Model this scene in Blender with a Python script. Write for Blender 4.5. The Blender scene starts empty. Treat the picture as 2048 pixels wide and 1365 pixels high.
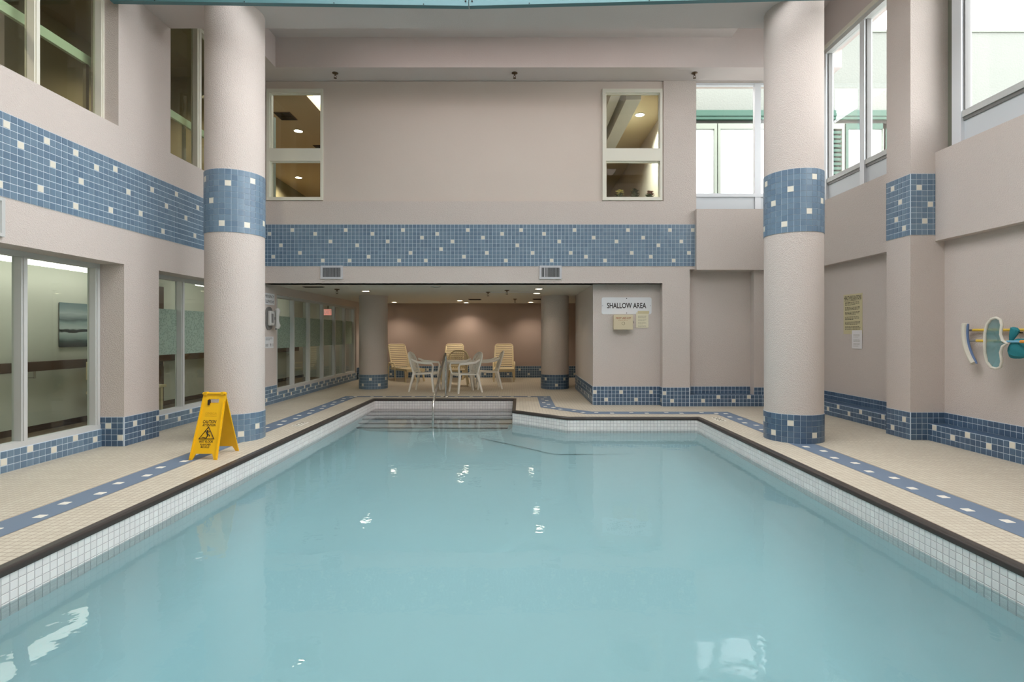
import bpy, bmesh, math, random
from mathutils import Vector, Matrix
random.seed(7)
sc = bpy.context.scene
C = sc.collection
PI = math.pi
# ------------------------------------------------------------------ camera
FPX, CX, CY = 1080.0, 1034.0, 668.0          # focal length and vanishing point for a 2048 x 1365 frame
cd = bpy.data.cameras.new('camera'); cam = bpy.data.objects.new('camera', cd); C.objects.link(cam)
cam.location = (0, 0, 1.25); cam.rotation_euler = (PI/2, 0, 0)
cd.sensor_width = 36; cd.lens = FPX*36/2048
cd.shift_x = (1024-CX)/2048; cd.shift_y = (CY-682.5)/2048
cd.clip_end = 200
sc.camera = cam
# ------------------------------------------------------------------ world, daylight, exposure
w = bpy.data.worlds.new('overcast_sky'); sc.world = w; w.use_nodes = True
bg = w.node_tree.nodes['Background']
bg.inputs[0].default_value = (0.98, 0.975, 0.99, 1); bg.inputs[1].default_value = 7.0
def portal(name, loc, rot, sx, sy):
    l = bpy.data.lights.new(name, 'AREA'); l.shape = 'RECTANGLE'; l.size = sx; l.size_y = sy
    l.cycles.is_portal = True
    o = bpy.data.objects.new(name, l); C.objects.link(o); o.location = loc; o.rotation_euler = rot
portal('skylight_portal', (0, 3.95, 6.6), (0, 0, 0), 5.6, 4.2)
portal('added_skylight_portal', (0, 7.85, 6.72), (0, 0, 0), 5.2, .8)  # portal for the unseen opening added over the back bay
portal('right_window_portal', (5.34, 3.6, 4.75), (0, PI/2, 0), 2.4, 12.0)
vs = sc.view_settings
vs.view_transform = 'Standard'; vs.look = 'None'; vs.gamma = 1.0; vs.use_curve_mapping = False
vs.exposure = 0.2
cy = sc.cycles
cy.use_denoising = True; cy.max_bounces = 10; cy.diffuse_bounces = 6; cy.glossy_bounces = 4
cy.transmission_bounces = 8; cy.transparent_max_bounces = 10; cy.sample_clamp_indirect = 6.0
cy.caustics_reflective = False; cy.caustics_refractive = True

# ------------------------------------------------------------------ materials
def srgb(r, g, b):
    f = lambda c: (c/255/12.92) if c/255 <= .04045 else ((c/255+.055)/1.055)**2.4
    return (f(r), f(g), f(b), 1)
def mat(name, col, rough=.6, metal=0.0, bump=0.0, bscale=60.0, var=0.0, vscale=1.5, spec=.5, emit=None, coat=0.0, detail=3.0):
    m = bpy.data.materials.new(name); m.use_nodes = True
    nt = m.node_tree; b = nt.nodes['Principled BSDF']
    b.inputs['Base Color'].default_value = col; b.inputs['Roughness'].default_value = rough
    b.inputs['Metallic'].default_value = metal; b.inputs['Specular IOR Level'].default_value = spec
    b.inputs['Coat Weight'].default_value = coat
    if emit:
        b.inputs['Emission Color'].default_value = emit[0]; b.inputs['Emission Strength'].default_value = emit[1]
    tc = None
    if bump or var:
        tc = nt.nodes.new('ShaderNodeTexCoord')
    if bump:
        n = nt.nodes.new('ShaderNodeTexNoise'); n.inputs['Scale'].default_value = bscale; n.inputs['Detail'].default_value = detail
        bp = nt.nodes.new('ShaderNodeBump'); bp.inputs['Strength'].default_value = bump; bp.inputs['Distance'].default_value = .01
        nt.links.new(tc.outputs['Object'], n.inputs['Vector']); nt.links.new(n.outputs['Fac'], bp.inputs['Height'])
        nt.links.new(bp.outputs['Normal'], b.inputs['Normal'])
    if var:
        n = nt.nodes.new('ShaderNodeTexNoise'); n.inputs['Scale'].default_value = vscale; n.inputs['Detail'].default_value = 4
        mx = nt.nodes.new('ShaderNodeMix'); mx.data_type = 'RGBA'
        mx.inputs[6].default_value = tuple(c*(1-var) for c in col[:3])+(1,); mx.inputs[7].default_value = tuple(min(1, c*(1+var)) for c in col[:3])+(1,)
        nt.links.new(tc.outputs['Object'], n.inputs['Vector']); nt.links.new(n.outputs['Fac'], mx.inputs[0])
        nt.links.new(mx.outputs[2], b.inputs['Base Color'])
    return m
M = {}
M['stucco'] = mat('pink_beige_stucco', srgb(207, 197, 190), .85, bump=.8, bscale=95, var=.03, vscale=.8, spec=.25)
M['smooth'] = mat('painted_plaster', srgb(212, 200, 190), .8, bump=.1, bscale=40, var=.02, spec=.25)
M['soffit'] = mat('painted_soffit', srgb(206, 196, 192), .85, bump=.2, bscale=60, var=.02, spec=.2)
M['alcove'] = mat('alcove_plaster', srgb(174, 156, 147), .85, bump=.3, bscale=60, spec=.25)
M['alcove_ceiling'] = mat('alcove_ceiling_paint', srgb(214, 210, 200), .85)
M['grout'] = mat('pale_grout', srgb(204, 216, 226), .8)
M['pool_grout'] = mat('grey_grout', srgb(190, 186, 186), .8)
blues = [(107, 130, 150), (112, 135, 154), (101, 124, 145)]
M['blue'] = [mat('blue_tile_glaze', srgb(*c), .3, bump=.04, bscale=25, spec=.45) for c in blues]
M['deep'] = [mat('deep_blue_tile_glaze', srgb(*c), .28, bump=.04, bscale=25, spec=.45) for c in [(80, 103, 128), (86, 110, 134), (74, 97, 122)]]
M['white_tile'] = mat('cream_tile_glaze', srgb(226, 222, 208), .3, spec=.45)
M['pool_tile'] = [mat('white_pool_tile', srgb(*c), .25, spec=.5) for c in [(238, 234, 232), (235, 231, 228), (241, 238, 235)]]
M['coping'] = mat('dark_coping_tile', srgb(58, 53, 50), .35, bump=.05, bscale=30)
M['plaster'] = mat('pool_plaster', srgb(228, 240, 240), .8, var=.03, vscale=.7)
M['alum'] = mat('silver_frame_paint', srgb(196, 198, 196), .45, spec=.4)
M['cream_frame'] = mat('cream_frame_paint', srgb(226, 224, 210), .5)
M['white_frame'] = mat('white_frame_paint', srgb(222, 226, 230), .4)
M['spandrel'] = mat('pale_spandrel_panel', srgb(206, 212, 216), .5)
M['olive'] = mat('olive_recess_shade', srgb(120, 122, 108), .7)
M['teal'] = mat('teal_painted_steel', srgb(80, 120, 126), .5, var=.08, vscale=6)
M['dark'] = mat('dark_void', srgb(30, 32, 30), .8)
M['steel'] = mat('brushed_stainless_steel', (.62, .6, .57, 1), .25, metal=1)
M['plastic'] = mat('white_resin_plastic', srgb(240, 237, 228), .45)
M['tan_plastic'] = mat('sand_resin_plastic', srgb(222, 207, 170), .5)
M['yellow'] = mat('yellow_plastic', srgb(238, 184, 22), .4)
M['ink'] = mat('black_ink', srgb(34, 28, 26), .7)
M['brown_ink'] = mat('brown_ink', srgb(90, 50, 18), .7)
M['embossed'] = mat('embossed_yellow', srgb(204, 152, 20), .5)
M['sign_white'] = mat('white_sign_enamel', srgb(226, 228, 230), .4)
M['paper'] = mat('cream_paper', srgb(222, 216, 190), .8)
M['old_paper'] = mat('aged_notice_paper', srgb(206, 196, 158), .8)
M['white_paper'] = mat('white_paper', srgb(228, 226, 226), .8)
M['beige_metal'] = mat('beige_enamel', srgb(206, 194, 164), .5)
M['red_ink'] = mat('red_ink', srgb(160, 84, 56), .7)
M['grey_ink'] = mat('grey_ink', srgb(132, 126, 104), .8)
M['phone'] = mat('grey_phone_plastic', srgb(196, 196, 192), .35)
M['phone_dark'] = mat('dark_grey_plastic', srgb(120, 120, 118), .4)
M['vent'] = mat('pale_vent_metal', srgb(196, 196, 200), .5)
M['vent_slat'] = mat('grey_vent_slat', srgb(150, 152, 156), .5)
M['brass'] = mat('aged_brass', srgb(92, 72, 50), .4, metal=.6)
M['pole'] = mat('yellow_pole_paint', srgb(226, 190, 74), .4)
M['orange_tip'] = mat('orange_pole_grip', srgb(224, 150, 60), .5)
M['blue_plastic'] = mat('blue_grey_plastic', srgb(96, 120, 160), .5)
M['sky_plastic'] = mat('light_blue_plastic', srgb(120, 178, 206), .4)
M['bristle'] = mat('white_bristle', srgb(226, 222, 208), .9, bump=.6, bscale=300)
M['net'] = mat('teal_net_mesh', srgb(34, 128, 138), .7, bump=.5, bscale=250)
def sheer(base, name, fac):
    m = base.copy(); m.name = name; nt = m.node_tree; b = nt.nodes['Principled BSDF']; t = nt.nodes.new('ShaderNodeBsdfTransparent'); mx = nt.nodes.new('ShaderNodeMixShader')
    mx.inputs[0].default_value = fac; nt.links.new(t.outputs[0], mx.inputs[1]); nt.links.new(b.outputs[0], mx.inputs[2]); nt.links.new(mx.outputs[0], nt.nodes['Material Output'].inputs[0])
    return m
M['net_sheer'] = sheer(M['net'], 'sheer_teal_net', .72); M['net_sheer'].node_tree.nodes['Principled BSDF'].inputs['Base Color'].default_value = srgb(70, 140, 146)
M['wood'] = mat('dark_brown_wood', srgb(84, 62, 48), .5, var=.2, vscale=12)
M['corridor'] = mat('corridor_wall_paint', srgb(214, 216, 204), .75)
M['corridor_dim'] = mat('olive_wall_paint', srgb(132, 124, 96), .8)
M['corridor_floor'] = mat('brown_carpet', srgb(118, 100, 80), .9, bump=.3, bscale=200)
M['rail_paint'] = mat('pale_green_paint', srgb(206, 226, 198), .5)
M['upper_ceiling'] = mat('warm_ceiling_paint', srgb(204, 188, 156), .85)
M['green'] = mat('green_metal', srgb(26, 72, 56), .5)
M['ext_stucco'] = mat('exterior_stucco', srgb(112, 116, 110), .9, bump=.9, bscale=25, var=.08, vscale=30)
M['ext_panel'] = mat('white_exterior_panel', srgb(232, 238, 242), .5)
M['ext_frame'] = mat('pale_exterior_frame', srgb(122, 130, 118), .5)
M['bounce_ground'] = mat('pale_bounce_ground', srgb(170, 170, 166), .9)
M['curtain'] = mat('grey_green_curtain', srgb(150, 160, 152), .9, bump=.2, bscale=20)
M['leaf'] = mat('dull_green_leaf', srgb(76, 84, 62), .7)
M['petal'] = mat('pale_yellow_petal', srgb(206, 196, 130), .7)
M['petal2'] = mat('dusty_pink_petal', srgb(168, 120, 112), .7)
M['pot'] = mat('terracotta_pot', srgb(150, 98, 76), .8)
def emis(name, col, s): return mat(name, (.8, .8, .8, 1), .6, emit=(col, s))
M['tube'] = emis('fluorescent_diffuser', (1, .98, .92, 1), 4.0)
M['lens'] = emis('downlight_lens', (1, .9, .74, 1), 14)
M['exit'] = emis('exit_sign_glow', (.8, .06, .03, 1), .7)

def deck_mat():
    m = bpy.data.materials.new('cream_deck_tile'); m.use_nodes = True; nt = m.node_tree; b = nt.nodes['Principled BSDF']
    tc = nt.nodes.new('ShaderNodeTexCoord'); br = nt.nodes.new('ShaderNodeTexBrick')
    br.offset = 0.0; br.squash = 1.0
    for k, v in (('Scale', 1.0), ('Mortar Size', .0028), ('Mortar Smooth', .3), ('Brick Width', .052), ('Row Height', .052), ('Bias', 0.0)):
        br.inputs[k].default_value = v
    br.inputs['Color1'].default_value = srgb(214, 205, 186); br.inputs['Color2'].default_value = srgb(207, 197, 178); br.inputs['Mortar'].default_value = srgb(180, 169, 152)
    nt.links.new(tc.outputs['Object'], br.inputs['Vector'])
    n = nt.nodes.new('ShaderNodeTexNoise'); n.inputs['Scale'].default_value = .9; n.inputs['Detail'].default_value = 5
    nt.links.new(tc.outputs['Object'], n.inputs['Vector'])
    mx = nt.nodes.new('ShaderNodeMix'); mx.data_type = 'RGBA'; mx.blend_type = 'MULTIPLY'; mx.inputs[0].default_value = .25
    nt.links.new(br.outputs['Color'], mx.inputs[6]); nt.links.new(n.outputs['Fac'], mx.inputs[7]); nt.links.new(mx.outputs[2], b.inputs['Base Color'])
    bp = nt.nodes.new('ShaderNodeBump'); bp.invert = True; bp.inputs['Strength'].default_value = .4; bp.inputs['Distance'].default_value = .003
    nt.links.new(br.outputs['Fac'], bp.inputs['Height']); nt.links.new(bp.outputs['Normal'], b.inputs['Normal'])
    b.inputs['Roughness'].default_value = .45; b.inputs['Specular IOR Level'].default_value = .4
    return m
M['deck'] = deck_mat()
M['stripe'] = mat('slate_blue_floor_tile', srgb(106, 123, 143), .5, var=.04, vscale=30)
M['stripe_white'] = mat('cream_floor_tile', srgb(226, 222, 210), .5)

def glass_mat(name, tint, rough=0.0, refl=1.0, ior=1.45):
    m = bpy.data.materials.new(name); m.use_nodes = True; nt = m.node_tree; nt.nodes.clear()
    o = nt.nodes.new('ShaderNodeOutputMaterial'); mx = nt.nodes.new('ShaderNodeMixShader'); t = nt.nodes.new('ShaderNodeBsdfTransparent')
    g = nt.nodes.new('ShaderNodeBsdfGlossy'); f = nt.nodes.new('ShaderNodeFresnel')
    t.inputs[0].default_value = tint; g.inputs['Roughness'].default_value = rough; f.inputs[0].default_value = ior
    ge = nt.nodes.new('ShaderNodeNewGeometry'); mi = nt.nodes.new('ShaderNodeMix'); mi.inputs[2].default_value = ior; mi.inputs[3].default_value = 1/ior
    nt.links.new(ge.outputs['Backfacing'], mi.inputs[0]); nt.links.new(mi.outputs[0], f.inputs[0])   # the same reflectance on leaving the thin pane
    nt.links.new(f.outputs[0], mx.inputs[0]); nt.links.new(t.outputs[0], mx.inputs[1]); nt.links.new(g.outputs[0], mx.inputs[2]); nt.links.new(mx.outputs[0], o.inputs[0])
    return m
M['glass'] = glass_mat('green_tinted_glass', (.94, .97, .93, 1))
M['dim_glass'] = glass_mat('dark_tinted_glass', (.90, .92, .86, 1))
M['clear'] = glass_mat('clear_glass', (.98, .99, .985, 1))
def film_mat():
    m = bpy.data.materials.new('frosted_leaf_film'); m.use_nodes = True; nt = m.node_tree; b = nt.nodes['Principled BSDF']; out = nt.nodes['Material Output']
    tc = nt.nodes.new('ShaderNodeTexCoord'); v = nt.nodes.new('ShaderNodeTexVoronoi'); v.inputs['Scale'].default_value = 38
    nt.links.new(tc.outputs['Object'], v.inputs['Vector'])
    r = nt.nodes.new('ShaderNodeValToRGB'); r.color_ramp.elements[0].color = srgb(118, 140, 126); r.color_ramp.elements[1].color = srgb(166, 184, 170)
    r.color_ramp.elements[1].position = .6
    nt.links.new(v.outputs['Distance'], r.inputs[0]); nt.links.new(r.outputs[0], b.inputs['Base Color'])
    t = nt.nodes.new('ShaderNodeBsdfTransparent'); t.inputs[0].default_value = (.7, .8, .7, 1)
    mx = nt.nodes.new('ShaderNodeMixShader'); mx.inputs[0].default_value = .72
    nt.links.new(t.outputs[0], mx.inputs[1]); nt.links.new(b.outputs[0], mx.inputs[2]); nt.links.new(mx.outputs[0], out.inputs[0])
    b.inputs['Roughness'].default_value = .5
    return m
M['film'] = film_mat()
def water_mat():
    m = bpy.data.materials.new('pool_water'); m.use_nodes = True; nt = m.node_tree; nt.nodes.clear()
    o = nt.nodes.new('ShaderNodeOutputMaterial'); rf = nt.nodes.new('ShaderNodeBsdfRefraction'); g = nt.nodes.new('ShaderNodeBsdfGlossy')
    f = nt.nodes.new('ShaderNodeFresnel'); mx = nt.nodes.new('ShaderNodeMixShader'); va = nt.nodes.new('ShaderNodeVolumeAbsorption')
    rf.inputs['IOR'].default_value = 1.33; f.inputs[0].default_value = 1.33; rf.inputs['Roughness'].default_value = 0.0; g.inputs['Roughness'].default_value = .0
    tc = nt.nodes.new('ShaderNodeTexCoord')
    n1 = nt.nodes.new('ShaderNodeTexNoise'); n1.inputs['Scale'].default_value = 5.5; n1.inputs['Detail'].default_value = 3
    bp = nt.nodes.new('ShaderNodeBump'); bp.inputs['Strength'].default_value = .09; bp.inputs['Distance'].default_value = .02
    nt.links.new(tc.outputs['Object'], n1.inputs['Vector']); nt.links.new(n1.outputs['Fac'], bp.inputs['Height'])
    for x in (rf, g, f): nt.links.new(bp.outputs['Normal'], x.inputs['Normal'])
    va.inputs['Color'].default_value = (.34, .81, .875, 1); va.inputs['Density'].default_value = .31
    nt.links.new(f.outputs[0], mx.inputs[0]); nt.links.new(rf.outputs[0], mx.inputs[1]); nt.links.new(g.outputs[0], mx.inputs[2])
    nt.links.new(mx.outputs[0], o.inputs['Surface']); nt.links.new(va.outputs[0], o.inputs['Volume'])
    return m
M['water'] = water_mat()

# ------------------------------------------------------------------ helpers
X, Y, Z = Vector((1, 0, 0)), Vector((0, 1, 0)), Vector((0, 0, 1))
def tag(o, label=None, cat=None, group=None, kind=None):
    for k, v in (('label', label), ('category', cat), ('group', group), ('kind', kind)):
        if v: o[k] = v
    return o
def link(name, me, parent=None, mw=None):
    o = bpy.data.objects.new(name, me); C.objects.link(o)
    if parent: o.parent = parent
    if mw is not None: o.matrix_local = mw
    return o
def obj(name, bm, m, parent=None, smooth=False, loc=None):
    bmesh.ops.recalc_face_normals(bm, faces=bm.faces[:])
    me = bpy.data.meshes.new(name); bm.to_mesh(me); bm.free()
    for x in (m if isinstance(m, (list, tuple)) else [m]): me.materials.append(x)
    if smooth:
        me.polygons.foreach_set('use_smooth', [True]*len(me.polygons)); me.set_sharp_from_angle(angle=math.radians(40))
    o = link(name, me, parent)
    if loc is not None: o.location = loc
    return o
def empty(name, loc=(0, 0, 0), rz=0.0):
    o = bpy.data.objects.new(name, None); C.objects.link(o); o.location = loc; o.rotation_euler = (0, 0, rz); o.empty_display_size = .1
    return o
def box(bm, x0, x1, y0, y1, z0, z1, bev=0.0, mi=0):
    v = [bm.verts.new(p) for p in [(x0, y0, z0), (x1, y0, z0), (x1, y1, z0), (x0, y1, z0), (x0, y0, z1), (x1, y0, z1), (x1, y1, z1), (x0, y1, z1)]]
    fs = [bm.faces.new([v[i] for i in q]) for q in [(3, 2, 1, 0), (4, 5, 6, 7), (0, 1, 5, 4), (1, 2, 6, 5), (2, 3, 7, 6), (3, 0, 4, 7)]]
    for f in fs: f.material_index = mi
    if bev:
        es = list({e for f in fs for e in f.edges})
        bmesh.ops.bevel(bm, geom=es, offset=bev, segments=2, affect='EDGES', profile=.5)
    return bm
def B(*a, **k): return box(bmesh.new(), *a, **k)
def obox(bm, p0, p1, wdt, dep, up=(0, 0, 1), w1=None, d1=None):
    """an oriented bar from p0 to p1, width along up x axis, depth the other way; may taper to w1, d1"""
    p0 = Vector(p0); p1 = Vector(p1); a = (p1-p0).normalized(); u = Vector(up)
    s = a.cross(u)
    if s.length < 1e-4: s = a.cross(Vector((1, 0, 0)))
    s.normalize(); t = s.cross(a).normalized()
    w1 = wdt if w1 is None else w1; d1 = dep if d1 is None else d1
    r0 = [bm.verts.new(p0+s*x*wdt/2+t*y*dep/2) for x, y in ((-1, -1), (1, -1), (1, 1), (-1, 1))]
    r1 = [bm.verts.new(p1+s*x*w1/2+t*y*d1/2) for x, y in ((-1, -1), (1, -1), (1, 1), (-1, 1))]
    bm.faces.new(r0[::-1]); bm.faces.new(r1)
    for i in range(4): bm.faces.new([r0[i], r0[(i+1) % 4], r1[(i+1) % 4], r1[i]])
    return bm
def tube(bm, pts, r, n=10, flat=1.0, up=None, closed=False):
    """sweep a round (or flattened) section along a polyline; r is one radius or one per point"""
    pts = [Vector(p) for p in pts]; N = len(pts); rr = r if isinstance(r, (list, tuple)) else [r]*N
    rings = []; ref = Vector(up) if up else None
    for i, p in enumerate(pts):
        a = pts[(i+1) % N] if (closed or i < N-1) else p
        b_ = pts[i-1] if (closed or i > 0) else p
        d = (a-b_).normalized()
        if ref is None:
            ref = Vector((0, 0, 1)) if abs(d.z) < .9 else Vector((1, 0, 0))
        s = d.cross(ref).normalized(); t = s.cross(d).normalized()
        if not up: ref = t
        rings.append([bm.verts.new(p+(s*math.cos(2*PI*k/n)+t*math.sin(2*PI*k/n)*flat)*rr[i]) for k in range(n)])
    for i in range(N if closed else N-1):
        A, Bq = rings[i], rings[(i+1) % N]
        for k in range(n): bm.faces.new([A[k], A[(k+1) % n], Bq[(k+1) % n], Bq[k]])
    if not closed: bm.faces.new(rings[0][::-1]); bm.faces.new(rings[-1])
    return bm
def lathe(bm, prof, cx=0, cy=0, n=24, cap=True):
    rings = [[bm.verts.new((cx+r*math.cos(2*PI*k/n), cy+r*math.sin(2*PI*k/n), z)) for k in range(n)] for r, z in prof]
    for A, Bq in zip(rings, rings[1:]):
        for k in range(n): bm.faces.new([A[k], A[(k+1) % n], Bq[(k+1) % n], Bq[k]])
    if cap: bm.faces.new(rings[0][::-1]); bm.faces.new(rings[-1])
    return bm
def prism(bm, poly, z0, z1):
    a = [bm.verts.new((x, y, z0)) for x, y in poly]; b_ = [bm.verts.new((x, y, z1)) for x, y in poly]
    bm.faces.new(a[::-1]); bm.faces.new(b_)
    for i in range(len(poly)):
        j = (i+1) % len(poly); bm.faces.new([a[i], a[j], b_[j], b_[i]])
    return bm
def frame_mw(o, U, V, N):
    U, V, N = Vector(U), Vector(V), Vector(N)
    return Matrix(((U.x, V.x, N.x, o[0]), (U.y, V.y, N.y, o[1]), (U.z, V.z, N.z, o[2]), (0, 0, 0, 1)))
def wall(name, axis, p0, p1, u0, u1, z0, z1, openings, m, parent=None):
    """a wall slab; axis 'x' lies in the plane x=p0..p1 and runs along y, axis 'y' the other way; openings are (ua, ub, za, zb)"""
    us = sorted({u0, u1, *[min(max(q, u0), u1) for o in openings for q in o[:2]]})
    zs = sorted({z0, z1, *[min(max(q, z0), z1) for o in openings for q in o[2:]]})
    bm = bmesh.new(); nu, nz = len(us)-1, len(zs)-1
    def solid(i, j):
        if i < 0 or j < 0 or i >= nu or j >= nz: return False
        cu, cz = (us[i]+us[i+1])/2, (zs[j]+zs[j+1])/2
        return not any(a < cu < b_ and c < cz < d for a, b_, c, d in openings)
    P = (lambda p, u, z: (p, u, z)) if axis == 'x' else (lambda p, u, z: (u, p, z))
    cache = {}
    def V(p, u, z):
        k = (p, u, z)
        if k not in cache: cache[k] = bm.verts.new(P(p, u, z))
        return cache[k]
    for i in range(nu):
        for j in range(nz):
            if not solid(i, j): continue
            a, b_, c, d = us[i], us[i+1], zs[j], zs[j+1]
            for p in (p0, p1): bm.faces.new([V(p, a, c), V(p, b_, c), V(p, b_, d), V(p, a, d)])
            for di, dj, e in ((-1, 0, ((a, c), (a, d))), (1, 0, ((b_, c), (b_, d))), (0, -1, ((a, c), (b_, c))), (0, 1, ((a, d), (b_, d)))):
                if not solid(i+di, j+dj):
                    (ua, za), (ub, zb) = e; bm.faces.new([V(p0, ua, za), V(p0, ub, zb), V(p1, ub, zb), V(p1, ua, za)])
    return tag(obj(name, bm, m, parent), kind='structure')
# --- tiles
T = .0655
_tm = {}
def tile_verts(w_, h_, d):
    c = min(.0022, w_*.04)
    return [(0, 0, -.002), (w_, 0, -.002), (w_, h_, -.002), (0, h_, -.002), (c, c, d), (w_-c, c, d), (w_-c, h_-c, d), (c, h_-c, d)]
TF = [(4, 5, 6, 7), (0, 1, 5, 4), (1, 2, 6, 5), (2, 3, 7, 6), (3, 0, 4, 7)]
def tile_mesh(w_, h_, d, m, key):
    k = (round(w_, 4), round(h_, 4), d, m.name)
    if k not in _tm:
        me = bpy.data.meshes.new('tile'); me.from_pydata(tile_verts(w_, h_, d), [], TF); me.materials.append(m); me.update(); _tm[k] = me
    return _tm[k]
def tiles(parent, O, U, N, nu, nv, whites=(), single=None, cols='blue', t=T, gap=.005, d=.005, V=(0, 0, 1), white=None, ground=True, grout='grout', wmax=None):
    """a tiled field: tiles for which single(i, j) holds are objects of their own, the rest one joined part; a thin bed of grout lies under them"""
    O, U, V, N = Vector(O), Vector(U), Vector(V), Vector(N)
    ml = M[cols]; wm = white or M['white_tile']; ws = set(whites); mats = list(ml)+[wm]
    rest_v, rest_f, rest_m = [], [], []
    rnd = random.Random(hash((nu, nv, round(O.x*100), round(O.y*100))))
    W = wmax if wmax else nu*t
    for i in range(nu):
        wd = min(t, W-i*t)-gap
        if wd < .008: continue
        for j in range(nv):
            mi = len(ml) if (i, j) in ws else rnd.randrange(len(ml))
            o = O+U*(i*t+gap/2)+V*(j*t+gap/2)+N*.003
            if single and single(i, j):
                link('tile', tile_mesh(wd, t-gap, d, mats[mi], None), parent, frame_mw(o, U, V, N))
            else:
                b0 = len(rest_v)
                rest_v += [tuple(o+U*x+V*y+N*z) for x, y, z in tile_verts(wd, t-gap, d)]
                rest_f += [tuple(b0+q for q in f) for f in TF]; rest_m += [mi]*5
    if rest_v:
        me = bpy.data.meshes.new('tile_field'); me.from_pydata(rest_v, [], rest_f)
        for x in mats: me.materials.append(x)
        me.polygons.foreach_set('material_index', rest_m); me.update()
        tag(link('tile_field', me, parent), kind='stuff')
    if ground:
        bm = bmesh.new(); a = [O, O+U*W, O+U*W+V*(nv*t), O+V*(nv*t)]
        f = bm.faces.new([bm.verts.new(p+N*.004) for p in a]); g_ = [bm.verts.new(p-N*.004) for p in a]
        for k in range(4): bm.faces.new([f.verts[k], f.verts[(k+1) % 4], g_[(k+1) % 4], g_[k]])
        obj('grout', bm, M[grout], parent)
def rand_whites(nu, nv, step, seed, rows=None):
    r = random.Random(seed); rows = rows or [1, 3]
    return {(i+r.randint(0, 1), rows[k % len(rows)]) for k, i in enumerate(range(r.randint(0, 2), nu, step))}
# --- lettering
def text_mesh(s, m, width=None, height=None, shear=0.0, ext=.0006, space=1.0, bold=0.0):
    cu = bpy.data.curves.new('lettering', 'FONT'); cu.body = s; cu.align_x = 'CENTER'; cu.align_y = 'CENTER'; cu.size = 1
    cu.shear = shear; cu.space_character = space; cu.offset = bold; cu.resolution_u = 3
    o = bpy.data.objects.new('lettering', cu); C.objects.link(o)
    me = bpy.data.meshes.new_from_object(o.evaluated_get(bpy.context.evaluated_depsgraph_get()))
    bpy.data.objects.remove(o); bpy.data.curves.remove(cu)
    xs = [v.co.x for v in me.vertices]; ys = [v.co.y for v in me.vertices]
    cx, cy_ = (min(xs)+max(xs))/2, (min(ys)+max(ys))/2; w0, h0 = max(xs)-min(xs), max(ys)-min(ys)
    sx = width/w0 if width else height/h0; sy = height/h0 if height else sx
    for v in me.vertices: v.co = ((v.co.x-cx)*sx, (v.co.y-cy_)*sy, 0)
    me.materials.clear(); me.materials.append(m)
    return me
def text(parent, s, m, o, U, V, N, width=None, height=None, **k):
    return link('lettering', text_mesh(s, m, width, height, **k), parent, frame_mw(Vector(o)+Vector(N)*.0012, U, V, N))
def text_lines(parent, o, U, V, N, w_, h_, n, m, seed=1, fill=.45):
    """rows of small print, too small in the photograph to read: short dashes standing for words"""
    r = random.Random(seed); o, U, V, N = map(Vector, (o, U, V, N)); bm = bmesh.new(); lh = h_/n
    for i in range(n):
        if i % 4 == 3: continue
        x = 0; y = h_/2-lh*(i+.7); end = w_*(r.uniform(.55, 1) if i % 4 == 2 else r.uniform(.9, 1))
        while x < end:
            q = min(r.uniform(.03, .13)*w_, end-x)
            p = [o+U*(x-w_/2)+V*y, o+U*(x+q-w_/2)+V*y, o+U*(x+q-w_/2)+V*(y+lh*fill), o+U*(x-w_/2)+V*(y+lh*fill)]
            bm.faces.new([bm.verts.new(k+N*.0012) for k in p]); x += q+.025*w_
    return obj('small_print', bm, m, parent)
def plate(name, o, U, V, N, w_, h_, d, m, parent=None, r=0.0, seg=5):
    """a flat plate of thickness d whose back lies on the wall, corners rounded by r"""
    o, U, V, N = map(Vector, (o, U, V, N)); bm = bmesh.new(); pts = []
    if r:
        for cx, cy_, a0 in ((w_/2-r, h_/2-r, 0), (-w_/2+r, h_/2-r, PI/2), (-w_/2+r, -h_/2+r, PI), (w_/2-r, -h_/2+r, 1.5*PI)):
            pts += [(cx+r*math.cos(a0+k*PI/2/seg), cy_+r*math.sin(a0+k*PI/2/seg)) for k in range(seg+1)]
    else: pts = [(w_/2, h_/2), (-w_/2, h_/2), (-w_/2, -h_/2), (w_/2, -h_/2)]
    a = [bm.verts.new(o+U*x+V*y) for x, y in pts]; b_ = [bm.verts.new(o+U*x+V*y+N*d) for x, y in pts]
    bm.faces.new(a[::-1]); bm.faces.new(b_)
    for i in range(len(pts)): bm.faces.new([a[i], a[(i+1) % len(pts)], b_[(i+1) % len(pts)], b_[i]])
    return obj(name, bm, m, parent)

# ------------------------------------------------------------------ floor and pool
WZ = -.195
POOL = [(-2.73, .9), (2.687, .9), (2.687, 8.04), (.75, 8.04), (-.07, 8.77), (-.06, 10.35), (-2.73, 10.35)]
def offset_poly(poly, d):
    out = []; n = len(poly)
    for i in range(n):
        a, b_, c = Vector(poly[i-1]), Vector(poly[i]), Vector(poly[(i+1) % n])
        d1 = (b_-a).normalized(); d2 = (c-b_).normalized(); n1 = Vector((d1.y, -d1.x)); n2 = Vector((d2.y, -d2.x))
        k = (n1+n2)/max(1e-6, 1+n1.dot(n2)); out.append(b_+k*d)
    return out
bm = bmesh.new()
for poly in ([(-6.2, -3), (-2.73, -3), (-2.73, 10.35), (-6.2, 10.35)], [(-6.2, 10.35), (2.7, 10.35), (2.7, 15.5), (-6.2, 15.5)], [(-.06, 10.35), (-.07, 8.77), (5.1, 8.77), (5.1, 10.35)],
             [(-.07, 8.77), (.75, 8.04), (2.687, 8.04), (5.1, 8.04), (5.1, 8.77)], [(2.687, -3), (5.1, -3), (5.1, 8.04), (2.687, 8.04)], [(-2.73, -3), (2.687, -3), (2.687, .9), (-2.73, .9)]):
    bm.faces.new([bm.verts.new((x, y, 0)) for x, y in poly])
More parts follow.
